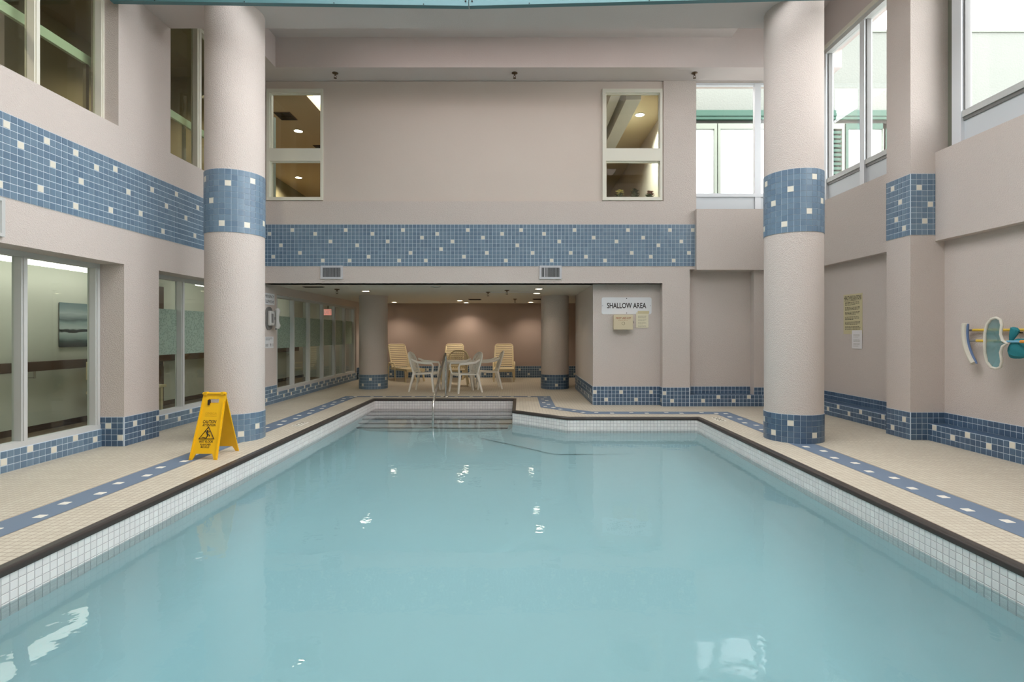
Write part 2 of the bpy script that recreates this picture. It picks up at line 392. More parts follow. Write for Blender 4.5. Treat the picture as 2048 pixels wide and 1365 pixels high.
bmesh.ops.remove_doubles(bm, verts=bm.verts[:], dist=1e-4)
bmesh.ops.recalc_face_normals(bm, faces=bm.faces[:])
floor = tag(obj('floor', bm, M['deck']), kind='structure')
if floor.data.polygons[0].normal.z < 0: floor.data.flip_normals()
# basin shell
bm = bmesh.new(); FZ = -1.1; n = len(POOL)
dz = lambda y: -(8-y)*.09 if y < 8 else 0.0
prof = [(0, -.002), (0, -.55), (-.03, -.72), (-.10, -.87), (-.22, -.99), (-.38, -1.07), (-.55, FZ)]
rings = [[bm.verts.new((p[0], p[1], z if k < 2 else z+dz(p[1])*(k-1)/5)) for p in offset_poly(POOL, o_)] for k, (o_, z) in enumerate(prof)]
for A, Bq in zip(rings, rings[1:]):
    for k in range(n): bm.faces.new([A[k], A[(k+1) % n], Bq[(k+1) % n], Bq[k]])
bmesh.ops.triangulate(bm, faces=[bm.faces.new(rings[-1])])
basin = tag(obj('pool_basin', bm, M['plaster'], smooth=True), 'sunken pool basin with white tiled rim and pale plaster below', 'pool', kind='structure')
# white tile courses under the rim, the nearest ones each a piece of its own
PT = .05
for i in range(n):
    a, b_ = Vector(POOL[i]), Vector(POOL[(i+1) % n]); d = (b_-a); L = d.length; d.normalize(); nrm = Vector((-d.y, d.x, 0))
    nu = math.ceil(L/PT)
    def near(q, j, a=a, d=d, i=i):
        y = a.y+d.y*(q+.5)*PT
        return i in (1, 6) and 2.75 < y < 4.3 and j >= 3
    tiles(basin, (a.x, a.y, -.035-7*PT), (d.x, d.y, 0), nrm, nu, 7, (), near, cols='pool_tile', t=PT, gap=.0032, d=.003, white=M['pool_tile'][0], grout='pool_grout', wmax=L)
# coping, a dark rounded nosing all round
inner = [offset_poly(POOL, -.012), offset_poly(POOL, -.012), offset_poly(POOL, -.006), offset_poly(POOL, .004), offset_poly(POOL, .045), offset_poly(POOL, .05)]
bm = bmesh.new()
rings = [[bm.verts.new((p[0], p[1], z)) for p in ring] for ring, z in zip(inner, (-.038, -.010, .001, .006, .006, .0))]
for A, Bq in zip(rings, rings[1:]):
    for k in range(n): bm.faces.new([A[k], A[(k+1) % n], Bq[(k+1) % n], Bq[k]])
obj('coping', bm, M['coping'], basin, smooth=True)
# entry steps at the far end
for k in range(5):
    y1 = 10.03-.27*k; z = -.225-.15*k
    st = tag(obj('pool_step', B(-2.725, -.075, y1, 10.345, z-.15 if k < 4 else -1.1, z), M['pool_tile'][0], basin))
    obj('nosing', B(-2.72, -.08, y1-.004, y1+.028, z-.03, z+.004), M['coping'], st)
# water
bm = bmesh.new(); wp = offset_poly(POOL, .004)
prism(bm, [(p[0], p[1]) for p in wp], -3.0, WZ)
water = tag(obj('pool_water', bm, M['water']), 'still turquoise water filling the pool', 'water', kind='structure')
# floor stripe: slate tiles with cream inserts running round the pool
SI = [(-3.17, -2.0), (-3.17, 10.65), (.40, 10.65), (.40, 9.15), (1.08, 8.40), (3.10, 8.38), (3.10, -2.0)]
SO = [(-3.43, -2.0), (-3.43, 10.80), (.66, 10.80), (.66, 9.22), (1.20, 8.66), (3.37, 8.64), (3.37, -2.0)]
bm = bmesh.new()
for i in range(6):
    bm.faces.new([bm.verts.new((p[0], p[1], .002)) for p in (SI[i], SI[i+1], SO[i+1], SO[i])])
bmesh.ops.remove_doubles(bm, verts=bm.verts[:], dist=1e-4)
stripe = obj('floor_stripe', bm, M['stripe'], floor)
ins = bpy.data.meshes.new('tile'); q = .031
ins.from_pydata([(-q, -q, 0), (q, -q, 0), (q, q, 0), (-q, q, 0), (-q+.002, -q+.002, .002), (q-.002, -q+.002, .002), (q-.002, q-.002, .002), (-q+.002, q-.002, .002)], [], TF); ins.materials.append(M['stripe_white'])
for i in range(6):
    a0, a1, o0, o1 = (Vector(p) for p in (SI[i], SI[i+1], SO[i], SO[i+1])); L = (a1-a0).length; k = 0; s = .1
    while s < L-.05:
        f = s/L; lane = .33 if k % 2 else .6
        p = a0.lerp(a1, f).lerp(o0.lerp(o1, f), lane)
        if p.y > 1.5:
            ang = math.atan2((a1-a0).y, (a1-a0).x)
            o = link('tile', ins, stripe); o.location = (p.x, p.y, .002); o.rotation_euler = (0, 0, ang)
        k += 1; s += .265
# the nearer deck tiles have real joints; the nearest are pieces of their own
def deck_tile(name, c):
    m = mat(name, srgb(*c), .45, spec=.4); nt = m.node_tree; b = nt.nodes['Principled BSDF']
    g = nt.nodes.new('ShaderNodeNewGeometry'); nz = nt.nodes.new('ShaderNodeTexNoise'); nz.inputs['Scale'].default_value = .9; nz.inputs['Detail'].default_value = 5
    mx = nt.nodes.new('ShaderNodeMix'); mx.data_type = 'RGBA'; mx.blend_type = 'MULTIPLY'; mx.inputs[0].default_value = .25; mx.inputs[6].default_value = srgb(*c)
    nt.links.new(g.outputs['Position'], nz.inputs['Vector']); nt.links.new(nz.outputs['Fac'], mx.inputs[7]); nt.links.new(mx.outputs[2], b.inputs['Base Color'])
    return m
M['deck_tiles'] = [deck_tile('cream_deck_tile_piece', c) for c in ((212, 205, 186), (205, 197, 178), (209, 201, 182))]
M['deck_grout'] = mat('deck_joint', srgb(174, 163, 147), .8)
DT = .052
for x0, x1 in ((-4.58, -3.44), (-3.16, -2.785), (2.745, 3.09), (3.38, 4.78)):
    nu = int((x1-x0)/DT+.5); t_ = (x1-x0)/nu
    def nearest(i, j, x0=x0, t_=t_):
        x, y = abs(x0+(i+.5)*t_), 2.7+(j+.5)*t_
        return x*1.045 < y < min(x*1.065+.45, 3.6)
    tiles(floor, (x0, 2.7, -.001), X, Z, nu, int(5.4/t_), (), nearest, cols='deck_tiles', t=t_, gap=.004, d=.0012, V=(0, 1, 0), white=M['deck_tiles'][0], grout='deck_grout')
# depth marks set into the deck beside the coping
for (x, y, rz) in ((-2.98, 7.42, PI/2), (2.93, 7.85, -PI/2)):
    b0 = tag(empty('depth_marker', (x, y, .0045), rz), 'tile depth mark in the deck ' + ('beyond the yellow wet floor sign' if x < 0 else 'by the far pool corner opposite it'), 'marker')
    obj('marker_tile', B(-.16, .16, -.06, .06, 0, .002), M['stripe_white'], b0)
    bmm = bmesh.new()
    for xx in (-.1, .0, .1):
        tube(bmm, [(xx-.03, .035, .003), (xx+.02, .035, .003), (xx+.02, 0, .003), (xx-.03, -.03, .003), (xx+.03, -.035, .003)], .005, 5)
    obj('marking', bmm, M['grey_ink'], b0)

# ------------------------------------------------------------------ left wall
WL = -4.35
BACK = [(1, 8), (2, 2), (4, 5), (7, 9), (9, 3), (13, 8), (15, 1), (17, 6), (21, 9), (22, 1), (24, 5), (27, 2), (28, 8), (32, 6), (35, 1), (36, 9), (38, 3), (41, 7), (42, 1), (45, 8), (46, 4), (49, 6), (52, 2), (53, 9), (57, 7), (58, 3), (62, 8), (63, 1), (66, 5), (67, 9), (70, 3), (73, 8), (75, 1), (77, 6), (80, 3), (81, 9), (84, 2), (86, 7), (89, 1), (92, 6), (95, 9), (96, 3), (99, 7), (101, 2), (103, 5), (106, 9), (107, 1), (109, 6), (111, 3), (112, 9)]
LEFT = [(3, 3), (6, 8), (9, 1), (12, 6), (15, 9), (18, 3), (21, 5), (23, 1), (24, 9), (26, 7), (29, 2), (30, 9), (31, 6), (35, 1), (35, 9), (36, 5), (39, 8), (42, 2), (43, 9), (46, 6), (49, 3), (52, 8), (55, 1), (56, 6), (59, 9), (62, 5), (65, 2), (66, 8), (70, 9), (72, 4), (76, 7), (79, 1), (82, 8), (86, 3), (90, 6), (93, 9)]
wl = wall('wall_left', 'x', WL-.3, WL, -3, 15.5, 0, 6.7, [(-2.2, 5.98, -.01, 2.02), (6.56, 9.2, -.01, 2.02), (9.77, 14.62, .2, 1.96), (-2.2, 5.895, 3.52, 5.62), (6.78, 9.1, 3.52, 5.62), (9.57, 16, 2.3, 7)], M['stucco'])
tiles(wl, (WL, 2.992, 2.41), Y, X, 96, 11, LEFT, lambda i, j: 22 <= i < 49)
# pilaster faces stand 20 mm proud below the header
bl = tag(empty('baseboard_left'), kind='structure')
tiles(bl, (-4.62, 5.98, 0), X, -Y, 5, 5, [(1, 3), (3, 1)], lambda i, j: True, cols='deep', wmax=.272)
tiles(bl, (WL, 5.98, 0), Y, X, 9, 5, [(2, 3), (4, 1), (8, 3)], lambda i, j: True, cols='deep', wmax=.575)
# sill curbs under the ground-floor windows
obj('curb', B(-4.72, -4.6, -2.2, 5.98, 0, .197), M['grout'], bl)
tiles(bl, (-4.6, 5.98, 0), -Y, X, 60, 3, [(1, 1), (5, 2), (9, 1), (13, 2), (17, 1), (20, 2), (24, 1), (28, 2)], lambda i, j: i < 25)
obj('curb', B(-4.72, -4.58, 6.56, 9.2, 0, .197), M['grout'], bl)
tiles(bl, (-4.58, 6.56, 0), Y, X, 40, 3, [(3, 1), (7, 2), (11, 1), (15, 2), (19, 1), (24, 2), (30, 1), (36, 2)], lambda i, j: i < 24)
tiles(bl, (WL, 9.2, 0), Y, X, 9, 5, [(2, 1), (5, 3)], None, cols='blue', wmax=.57)
tiles(bl, (WL, 9.77, 0), Y, X, 76, 3, rand_whites(76, 3, 3, 3, [2, 1]), None, cols='blue')
tiles(bl, (WL, 14.64, 0), Y, X, 12, 5, rand_whites(12, 5, 4, 4), None, cols='deep', wmax=.74)

def glazed(name, x0, yend, z0, z1, posts, frame, glass, depth=.045, film=None, pw=.065, sill=.05, label=None, head=.05, glaze_x=None):
    """a row of panes in the plane x=x0 (frame reaches depth either way); posts are the y centres of the uprights"""
    r = tag(empty(name), kind='structure'); ya, yb = posts[0], posts[-1]
    obj('sill', B(x0-depth, x0+depth+.01, ya-pw/2, yb+pw/2, z0, z0+sill), M[frame], r)
    obj('head', B(x0-depth, x0+depth, ya-pw/2, yb+pw/2, z1-head, z1), M[frame], r)
    for y in posts:
        mu = obj('mullion', B(x0-depth, x0+depth, y-pw/2, y+pw/2, z0+sill, z1-head), M[frame], r)
        obj('bead', B(x0+depth, x0+depth+.012, y-.018, y+.018, z0+sill, z1-head), M[frame], mu)
    for a, b_ in zip(posts, posts[1:]):
        p = obj('pane', B(x0-.03, x0-.024, a+pw/2, b_-pw/2, z0+sill, z1-head), M[glass], r)
        if film: obj('frosted_film', B(x0-.0238, x0-.0225, a+pw/2, b_-pw/2, *film), M['film'], p)
    return r
# ground floor pairs and the alcove row, then the gallery windows above
glazed('window_1', -4.66, 0, .197, 2.02, [-2.1, -1.2, -.3, .6, 1.5, 2.4, 3.3, 4.18, 5.06, 5.945], 'alum', 'glass')
glazed('window_2', -4.66, 0, .197, 2.02, [6.62, 7.46, 8.30, 9.14], 'alum', 'glass', film=(.97, 1.58))
glazed('window_3', -4.42, 0, .2, 1.96, [9.84, 10.6, 11.4, 12.2, 13.0, 13.76, 14.55], 'alum', 'glass', film=(.98, 1.58), depth=.035, pw=.065)
glazed('window_4', -4.56, 0, 3.52, 5.62, [-2.1, -1.2, -.3, .6, 1.5, 2.4, 3.3, 4.2, 5.08, 5.895], 'cream_frame', 'dim_glass', pw=.06, sill=.01)
glazed('window_5', -4.56, 0, 3.52, 5.62, [6.74, 7.68, 8.4, 9.1], 'cream_frame', 'dim_glass', pw=.10, sill=.01)

# ------------------------------------------------------------------ rooms seen through the glass on the left
wall('wall_corridor', 'x', -6.2, -6.1, -3, 15.5, 0, 2.3, [], M['corridor'])
bm = B(-6.2, -4.652, -3, 15.5, 2.25, 2.32); tag(obj('ceiling_corridor', bm, M['corridor']), kind='structure')
bm = B(-6.2, -4.72, -3, 15.5, .001, .012); tag(obj('floor_corridor', bm, M['corridor_floor']), kind='structure')
for y in (-3.0, 15.4): tag(obj('wall_corridor_end', B(-6.2, -4.652, y, y+.1, 0, 2.3), M['corridor']), kind='structure')
tag(obj('baseboard_corridor', B(-6.1, -6.085, -3, 15.4, .012, .09), M['wood']), kind='structure')
cr = tag(empty('corridor_handrail', (-6.1, 0, .84)), 'dark wooden handrail on steel brackets along the corridor wall', 'handrail')
obj('rail', B(.05, .09, 3.2, 14.9, -.06, .06, bev=.008), M['wood'], cr)
for y in (3.6, 5.2, 6.75, 7.75, 9.2, 10.6, 11.9, 13.2, 14.4):
    bm = bmesh.new(); obox(bm, (0, y, -.14), (.07, y, -.14), .025, .012); obox(bm, (.07, y, -.146), (.07, y, -.05), .025, .012)
    obj('bracket', bm, M['steel'], cr)
def landscape_mat():
    m = bpy.data.materials.new('misty_lake_print'); m.use_nodes = True; nt = m.node_tree; b = nt.nodes['Principled BSDF']
    tc = nt.nodes.new('ShaderNodeTexCoord'); sp = nt.nodes.new('ShaderNodeSeparateXYZ'); nt.links.new(tc.outputs['Generated'], sp.inputs[0])
    nz = nt.nodes.new('ShaderNodeTexNoise'); nz.inputs['Scale'].default_value = 4; nz.inputs['Detail'].default_value = 6
    mp = nt.nodes.new('ShaderNodeMapping'); mp.inputs['Scale'].default_value = (1, .6, 2.2); nt.links.new(tc.outputs['Generated'], mp.inputs[0]); nt.links.new(mp.outputs[0], nz.inputs['Vector'])
    ad = nt.nodes.new('ShaderNodeMath'); ad.operation = 'MULTIPLY_ADD'; ad.inputs[1].default_value = .16; nt.links.new(nz.outputs['Fac'], ad.inputs[0])
    sb = nt.nodes.new('ShaderNodeMath'); sb.operation = 'SUBTRACT'; sb.inputs[1].default_value = .08; nt.links.new(sp.outputs['Z'], sb.inputs[0]); nt.links.new(sb.outputs[0], ad.inputs[2])
    r = nt.nodes.new('ShaderNodeValToRGB'); el = r.color_ramp.elements
    el[0].position = 0; el[0].color = srgb(40, 50, 52); el[1].position = 1; el[1].color = srgb(120, 142, 146)
    for p, c in ((.14, (74, 92, 94)), (.2, (150, 170, 170)), (.33, (190, 206, 206)), (.35, (30, 38, 42)), (.40, (44, 54, 58)), (.42, (196, 210, 210)), (.55, (160, 180, 182)), (.62, (98, 118, 122)), (.75, (186, 200, 202)), (.88, (140, 160, 164))):
        e = el.new(p); e.color = srgb(*c)
    nt.links.new(ad.outputs[0], r.inputs[0]); nt.links.new(r.outputs[0], b.inputs['Base Color']); b.inputs['Roughness'].default_value = .5
    return m
pic = tag(empty('lake_picture', (-6.1, 7.62, 1.37)), 'canvas print of a misty lake hanging above the corridor handrail', 'picture')
obj('canvas', B(.012, .022, -.44, .44, -.3, .3), landscape_mat(), pic)
obj('stretcher', B(.0, .012, -.435, .435, -.295, .295), M['dark'], pic)
for i, (y0, y1) in enumerate(((3.0, 4.55), (5.0, 7.9), (9.2, 10.6), (11.6, 12.6), (13.4, 14.3))):
    x = -5.72 if i < 2 else -5.4
    fx = tag(empty('ceiling_light', (x, (y0+y1)/2, 2.245)), ['long white fluorescent light over the corridor by the pool-end panes', 'long white fluorescent light above the lake picture', 'white fluorescent light seen through the first alcove panes', 'white fluorescent light behind the exit sign', 'white fluorescent light at the far corridor end'][i], 'light', 'corridor ceiling lights')
    L = y1-y0
    obj('housing', B(-.13, .13, -L/2, L/2, -.09, 0), M['white_frame'], fx)
    obj('diffuser', B(-.11, .11, -L/2+.02, L/2-.02, -.17, -.09, bev=.02), M['tube'], fx)
ex = tag(empty('exit_sign', (-5.1, 14.55, 1.83)), 'glowing red EXIT sign hanging in the corridor behind the alcove panes', 'sign')
obj('sign_box', B(-.14, .14, 0, .05, -.08, .08), M['exit'], ex)
text(ex, 'EXIT', M['sign_white'], (0, 0, 0), X, Z, -Y, width=.21, height=.1)
obj('stem', B(-.012, .012, .015, .035, .1, .42), M['dark'], ex)
# doors and benches further along the corridor
dk = tag(obj('door_1', B(-6.1, -6.05, 8.35, 9.25, .012, 2.05), M['wood']), kind='structure')
obj('handle', tube(bmesh.new(), [(-6.05, 8.45, 1.0), (-5.99, 8.45, 1.0), (-5.99, 8.57, 1.0)], .012, 8), M['steel'], dk)
be = tag(empty('corridor_bench', (-5.75, 8.0, .012)), 'low wooden bench beyond the panes beside the left round column', 'bench')
obj('seat', B(-.2, .2, -.55, .55, .40, .44, bev=.006), M['tan_plastic'], be)
for sx in (-.15, .15):
    for sy in (-.48, .48): obj('leg', B(sx-.025, sx+.025, sy-.025, sy+.025, 0, .40), M['tan_plastic'], be)
obj('backrest', B(-.2, -.16, -.55, .55, .6, .85, bev=.006), M['tan_plastic'], be)
for sy in (-.48, .48): obj('back_post', B(-.2, -.165, sy-.02, sy+.02, .44, .62), M['tan_plastic'], be)
# gallery corridor upstairs
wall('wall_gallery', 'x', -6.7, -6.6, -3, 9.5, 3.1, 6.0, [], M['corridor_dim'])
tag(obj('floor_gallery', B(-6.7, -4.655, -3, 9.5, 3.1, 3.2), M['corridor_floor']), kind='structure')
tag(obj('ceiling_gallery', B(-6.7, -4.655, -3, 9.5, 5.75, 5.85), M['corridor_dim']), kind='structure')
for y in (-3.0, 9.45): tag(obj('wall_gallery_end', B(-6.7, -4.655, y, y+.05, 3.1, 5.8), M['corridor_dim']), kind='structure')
for y, y1 in ((4.6, 5.0), (6.6, 6.9)): tag(obj('trim_gallery', B(-6.6, -6.55, y, y1, 3.2, 5.75), M['smooth']), kind='structure')
gr = tag(empty('gallery_rail', (-4.75, 0, 4.27)), 'pale green guard rail behind the upper gallery windows', 'rail')
obj('rail', B(-.02, .02, -2.0, 9.2, -.05, .05), M['rail_paint'], gr)
for y in (-1.2, .6, 2.4, 4.2, 5.95, 7.7, 9.0): obj('post', B(-.018, .018, y-.02, y+.02, -1.07, -.05), M['steel'], gr)

def downlight(loc, label, r=.07, lens='lens', power=0, group='recessed ceiling downlights', cone=2.2, col=(1, .86, .7)):
    d = tag(empty('recessed_downlight', loc), label, 'downlight', group)
    bm = bmesh.new(); lathe(bm, [(r, -.001), (r+.022, -.001), (r+.022, -.010), (r, -.012)], n=20, cap=False)
    obj('trim_ring', bm, M['alcove_ceiling'], d, smooth=True)
    obj('lens', lathe(bmesh.new(), [(r, -.001), (r, -.006)], n=20), M[lens], d)
    if power:
        l = bpy.data.lights.new('downlight_lamp', 'SPOT'); l.energy = power; l.color = col; l.spot_size = cone; l.spot_blend = .8; l.shadow_soft_size = .05
        o = bpy.data.objects.new('downlight_lamp', l); C.objects.link(o); o.parent = d; o.location = (0, 0, -.03)
    return d
downlight((-5.6, 8.4, 5.75), 'round downlight in the gallery ceiling behind the narrow upper pane', r=.09, power=150, group='gallery downlights')
downlight((-5.6, 3.6, 5.75), 'round downlight in the gallery ceiling behind the wide upper panes', r=.09, power=150, group='gallery downlights')

# ------------------------------------------------------------------ back wall
YB = 9.28
wb = wall('wall_back', 'y', YB, YB+.3, WL, 5.3, 0, 6.7, [(WL-.1, 2.5, -.1, 2.118), (2.97, 5.4, -.1, 2.36), (-4.32, 2.52, 3.53, 5.6), (3.08, 5.4, 3.38, 5.6)], M['stucco'])
tiles(wb, (WL, YB, 2.41), X, -Y, 114, 11, BACK, None)
wall('wall_back_infill', 'y', YB+.025, YB+.25, -4.32, 2.52, 3.53, 5.6, [(-4.31, -3.34, 3.54, 5.47), (1.47, 2.5, 3.54, 5.47)], M['smooth'])
# block projecting over the far right recess
tag(obj('wall_back_block', B(3.06, 5.3, 9.2, 9.56, 2.34, 3.38), M['stucco']), kind='structure')
tag(obj('wall_back_recess', B(2.96, 5.3, 9.45, 9.6, 0, 2.36), M['stucco']), kind='structure')
tag(obj('wall_back_pier', B(4.08, 5.3, 9.30, 9.46, 0, 2.34), M['stucco']), kind='structure')
tag(obj('wall_shallow', B(1.33, 2.68, 9.45, 12.3, 0, 2.118), M['stucco']), kind='structure')
bb = tag(empty('baseboard_back'), kind='structure')
tiles(bb, (1.33, 9.45, 0), X, -Y, 18, 5, [(0, 3), (3, 1), (7, 3), (11, 1), (15, 3)], None, cols='deep', wmax=1.17)
tiles(bb, (1.33, 12.3, 0), -Y, -X, 44, 5, rand_whites(44, 5, 4, 5), None, cols='deep', wmax=2.85)
tiles(bb, (2.5, YB, 0), X, -Y, 8, 5, [(0, 3), (2, 1)], None, cols='deep', wmax=.47)
tiles(bb, (2.5, 9.45, 0), -Y, -X, 3, 5, [(1, 1)], None, cols='deep', wmax=.17)
obj('ledge', B(2.97, 5.02, 9.285, 9.45, 0, .196), M['deep'][0], bb)
tiles(bb, (2.97, YB+.005, 0), X, -Y, 31, 3, [(3, 1), (7, 2), (11, 1), (15, 2), (20, 1), (25, 2)], None, cols='deep')
tiles(bb, (2.97, 9.45, .197), X, -Y, 17, 2, [], None, cols='deep', wmax=1.11)
tiles(bb, (4.08, 9.30, .197), X, -Y, 14, 2, [], None, cols='deep', wmax=.9)
def sash(name, x0, x1):
    r = tag(empty(name), kind='structure'); y = YB+.02
    fr = 'cream_frame'
    obj('casing', wall_bm(x0, x1, 3.545, 5.465, [(x0+.055, x1-.04, 3.60, 4.225), (x0+.055, x1-.04, 4.44, 5.40)], y-.02, y+.10), M[fr], r)
    for za, zb in ((3.60, 4.225), (4.44, 5.40)):
        obj('stop', wall_bm(x0+.055, x1-.04, za, zb, [(x0+.075, x1-.055, za+.012, zb-.02)], y+.02, y+.06), M[fr], r)
        obj('pane', B(x0+.07, x1-.05, y+.035, y+.041, za+.01, zb-.015), M['glass'], r)
def wall_bm(u0, u1, z0, z1, openings, p0, p1):
    o = wall('tmp', 'y', p0, p1, u0, u1, z0, z1, openings, M['cream_frame'])
    bm = bmesh.new(); bm.from_mesh(o.data); me = o.data; bpy.data.objects.remove(o); bpy.data.meshes.remove(me)
    return bm
sash('window_6', -4.31, -3.34); sash('window_7', 1.47, 2.50)
# window in the far right corner
r8 = tag(empty('window_8'), kind='structure')
obj('spandrel', B(3.08, 4.9, 9.36, 9.40, 3.38, 3.62), M['spandrel'], r8)
obj('sill', B(3.08, 4.9, 9.34, 9.43, 3.62, 3.68), M['white_frame'], r8)
obj('head', B(3.08, 4.9, 9.36, 9.42, 5.56, 5.6), M['white_frame'], r8)
for a, b_ in ((3.08, 3.10), (4.12, 4.22), (4.85, 4.95)): obj('mullion', B(a, b_, 9.345, 9.43, 3.40, 5.58), M['white_frame'], r8)
for a, b_ in ((3.10, 4.12), (4.22, 4.85)): obj('pane', B(a, b_, 9.385, 9.391, 3.68, 5.56), M['clear'], r8)

# ------------------------------------------------------------------ alcove
tag(obj('wall_alcove_back', B(-4.7, 2.7, 15.4, 15.6, 0, 2.2), M['alcove']), kind='structure')
tag(obj('wall_alcove_right', B(2.6, 2.7, 12.3, 15.4, 0, 2.2), M['alcove']), kind='structure')
tag(obj('ceiling_alcove', B(-4.35, 2.7, YB+.01, 15.5, 2.118, 2.2), M['alcove_ceiling']), kind='structure')
ba = tag(empty('baseboard_alcove'), kind='structure')
tiles(ba, (WL, 15.4, 0), X, -Y, 106, 5, rand_whites(106, 5, 5, 9), None, cols='deep', wmax=6.94)
def round_column(name, x, y, r, z1, bands, label, base='deep', single=True):
    c = tag(obj(name, lathe(bmesh.new(), [(r, 0), (r, z1)], x, y, 64), M['stucco'], smooth=True), label, 'column', kind='structure')
    N = 31; da = 2*PI/N; t = T; d = .006; th0 = math.atan2(-y, -x); vis = math.acos(min(1, r/math.hypot(x, y)))
    for z0, rows, whites, cols in bands:
        mats = list(M[cols])+[M['white_tile']]; meshes = {}
        rnd = random.Random(int(x*100)+rows); rv, rf, rm = [], [], []
        ga = .0045/r/2
        def tv(a0):
            vv = []
            for k in range(4):
                a = a0+ga+(da-2*ga)*k/3
                for rad in (r-.001, r+d):
                    for zz in (.0022, t-.0022): vv.append((rad*math.cos(a), rad*math.sin(a), zz))
            ff = []
            for k in range(3):
                q = k*4; w_ = q+4
                ff += [(q+2, w_+2, w_+3, q+3), (q+3, w_+3, w_+1, q+1), (q+0, w_+0, w_+2, q+2)]
            ff += [(0, 2, 3, 1), (12, 13, 15, 14)]
            return vv, ff
        v0, f0 = tv(0)
        for mi, m in enumerate(mats):
            me = bpy.data.meshes.new('tile'); me.from_pydata(v0, [], f0); me.materials.append(m); me.update(); meshes[mi] = me
        for i in range(N):
            am = (i+.5)*da; dd = (am-th0+PI) % (2*PI)-PI
            for j in range(rows):
                mi = len(mats)-1 if (i, j) in whites else rnd.randrange(len(mats)-1)
                if single and abs(dd) < vis+da*.3:
                    link('tile', meshes[mi], c, Matrix.Translation((x, y, z0+j*t)) @ Matrix.Rotation(i*da, 4, 'Z'))
                else:
                    vv, ff = tv(i*da); b0 = len(rv)
                    rv += [(p[0]+x, p[1]+y, p[2]+z0+j*t) for p in vv]; rf += [tuple(b0+q for q in f) for f in ff]; rm += [mi]*len(ff)
        if rv:
            me = bpy.data.meshes.new('tile_field'); me.from_pydata(rv, [], rf)
            for m in mats: me.materials.append(m)
            me.polygons.foreach_set('material_index', rm); me.update()
            tag(link('tile_field', me, c), kind='stuff')
        obj('grout', lathe(bmesh.new(), [(r-.003, z0), (r+.003, z0), (r+.003, z0+rows*t), (r-.003, z0+rows*t)], x, y, 62, cap=False), M['grout'], c, smooth=True)
    return c
LCB = {(19, 9), (21, 5), (23, 1), (24, 8), (27, 1), (28, 9), (0, 2), (2, 6), (17, 3), (6, 8), (10, 4)}
RCB = {(14, 1), (15, 9), (17, 5), (19, 1), (20, 7), (23, 3), (24, 9), (26, 5), (3, 4), (8, 8)}
round_column('round_column', -3.37, 6.46, .324, 5.15, [(2.41, 11, LCB, 'blue'), (0, 5, {(2, 0), (26, 1), (29, 2), (23, 3), (19, 1)}, 'blue')], 'tall round column beside the yellow wet floor sign')
round_column('round_column', 3.29, 6.43, .32, 5.15, [(2.41, 11, RCB, 'blue'), (0, 5, {(14, 3), (17, 1), (20, 3), (24, 1)}, 'deep')], 'tall round column on the deck beside the cream notice wall')
round_column('round_column', -3.3, 12.42, .318, 2.12, [(0, 5, {(20, 1), (23, 3), (26, 1), (29, 3), (17, 3)}, 'blue')], 'short round alcove column standing in front of a lounger', single=False)
round_column('round_column', .87, 12.42, .318, 2.12, [(0, 5, {(19, 3), (23, 1), (26, 3)}, 'deep')], 'short round alcove column near the shallow area sign', single=False)

# ------------------------------------------------------------------ right wall
wr = wall('wall_right', 'x', 5.02, 5.3, -3, 9.6, 0, 2.36, [], M['stucco'])
tag(obj('wall_right_fascia', B(4.91, 5.3, -3, 9.3, 2.34, 3.38), M['stucco']), kind='structure')
tag(obj('wall_right_upper', B(5.0, 5.3, -3, 9.6, 5.89, 6.7), M['soffit']), kind='structure')
sq = tag(obj('square_column', B(4.62, 5.06, 6.34, 6.75, 0, 6.56), M['stucco']), 'square column between the two right-hand wall bays', 'column', kind='structure')
tiles(sq, (4.62, 6.34, 2.41), Y, -X, 7, 11, [(1, 1), (2, 6), (3, 3), (4, 9)], lambda i, j: True, wmax=.41)
tiles(sq, (4.62, 6.34, 2.41), X, -Y, 5, 11, [(1, 8), (2, 2), (3, 5)], lambda i, j: True, wmax=.288)
tiles(sq, (4.62, 6.34, 0), Y, -X, 7, 5, [(1, 3), (4, 1)], lambda i, j: True, cols='deep', wmax=.41)
tiles(sq, (4.62, 6.34, 0), X, -Y, 7, 5, [], lambda i, j: True, cols='deep', wmax=.4)
br = tag(empty('baseboard_right'), kind='structure')
obj('ledge', B(4.835, 5.02, -3, 6.34, 0, .196), M['deep'][2], br)
tiles(br, (4.83, 6.34, 0), -Y, -X, 110, 3, [(1, 2), (5, 1), (8, 2), (12, 1), (16, 2), (20, 1), (24, 2)], lambda i, j: i < 24, cols='deep')
tiles(br, (5.02, 6.34, .1965), -Y, -X, 110, 2, [], lambda i, j: i < 24, cols='deep')
obj('ledge', B(4.785, 5.02, 6.75, 9.3, 0, .196), M['deep'][2], br)
tiles(br, (4.78, 6.75, 0), Y, -X, 39, 3, [(1, 1), (4, 2), (8, 1), (11, 2), (15, 1), (19, 2), (23, 1), (27, 2)], lambda i, j: i < 22, cols='deep')
tiles(br, (5.02, 6.75, .1965), Y, -X, 39, 2, [], lambda i, j: i < 22, cols='deep')
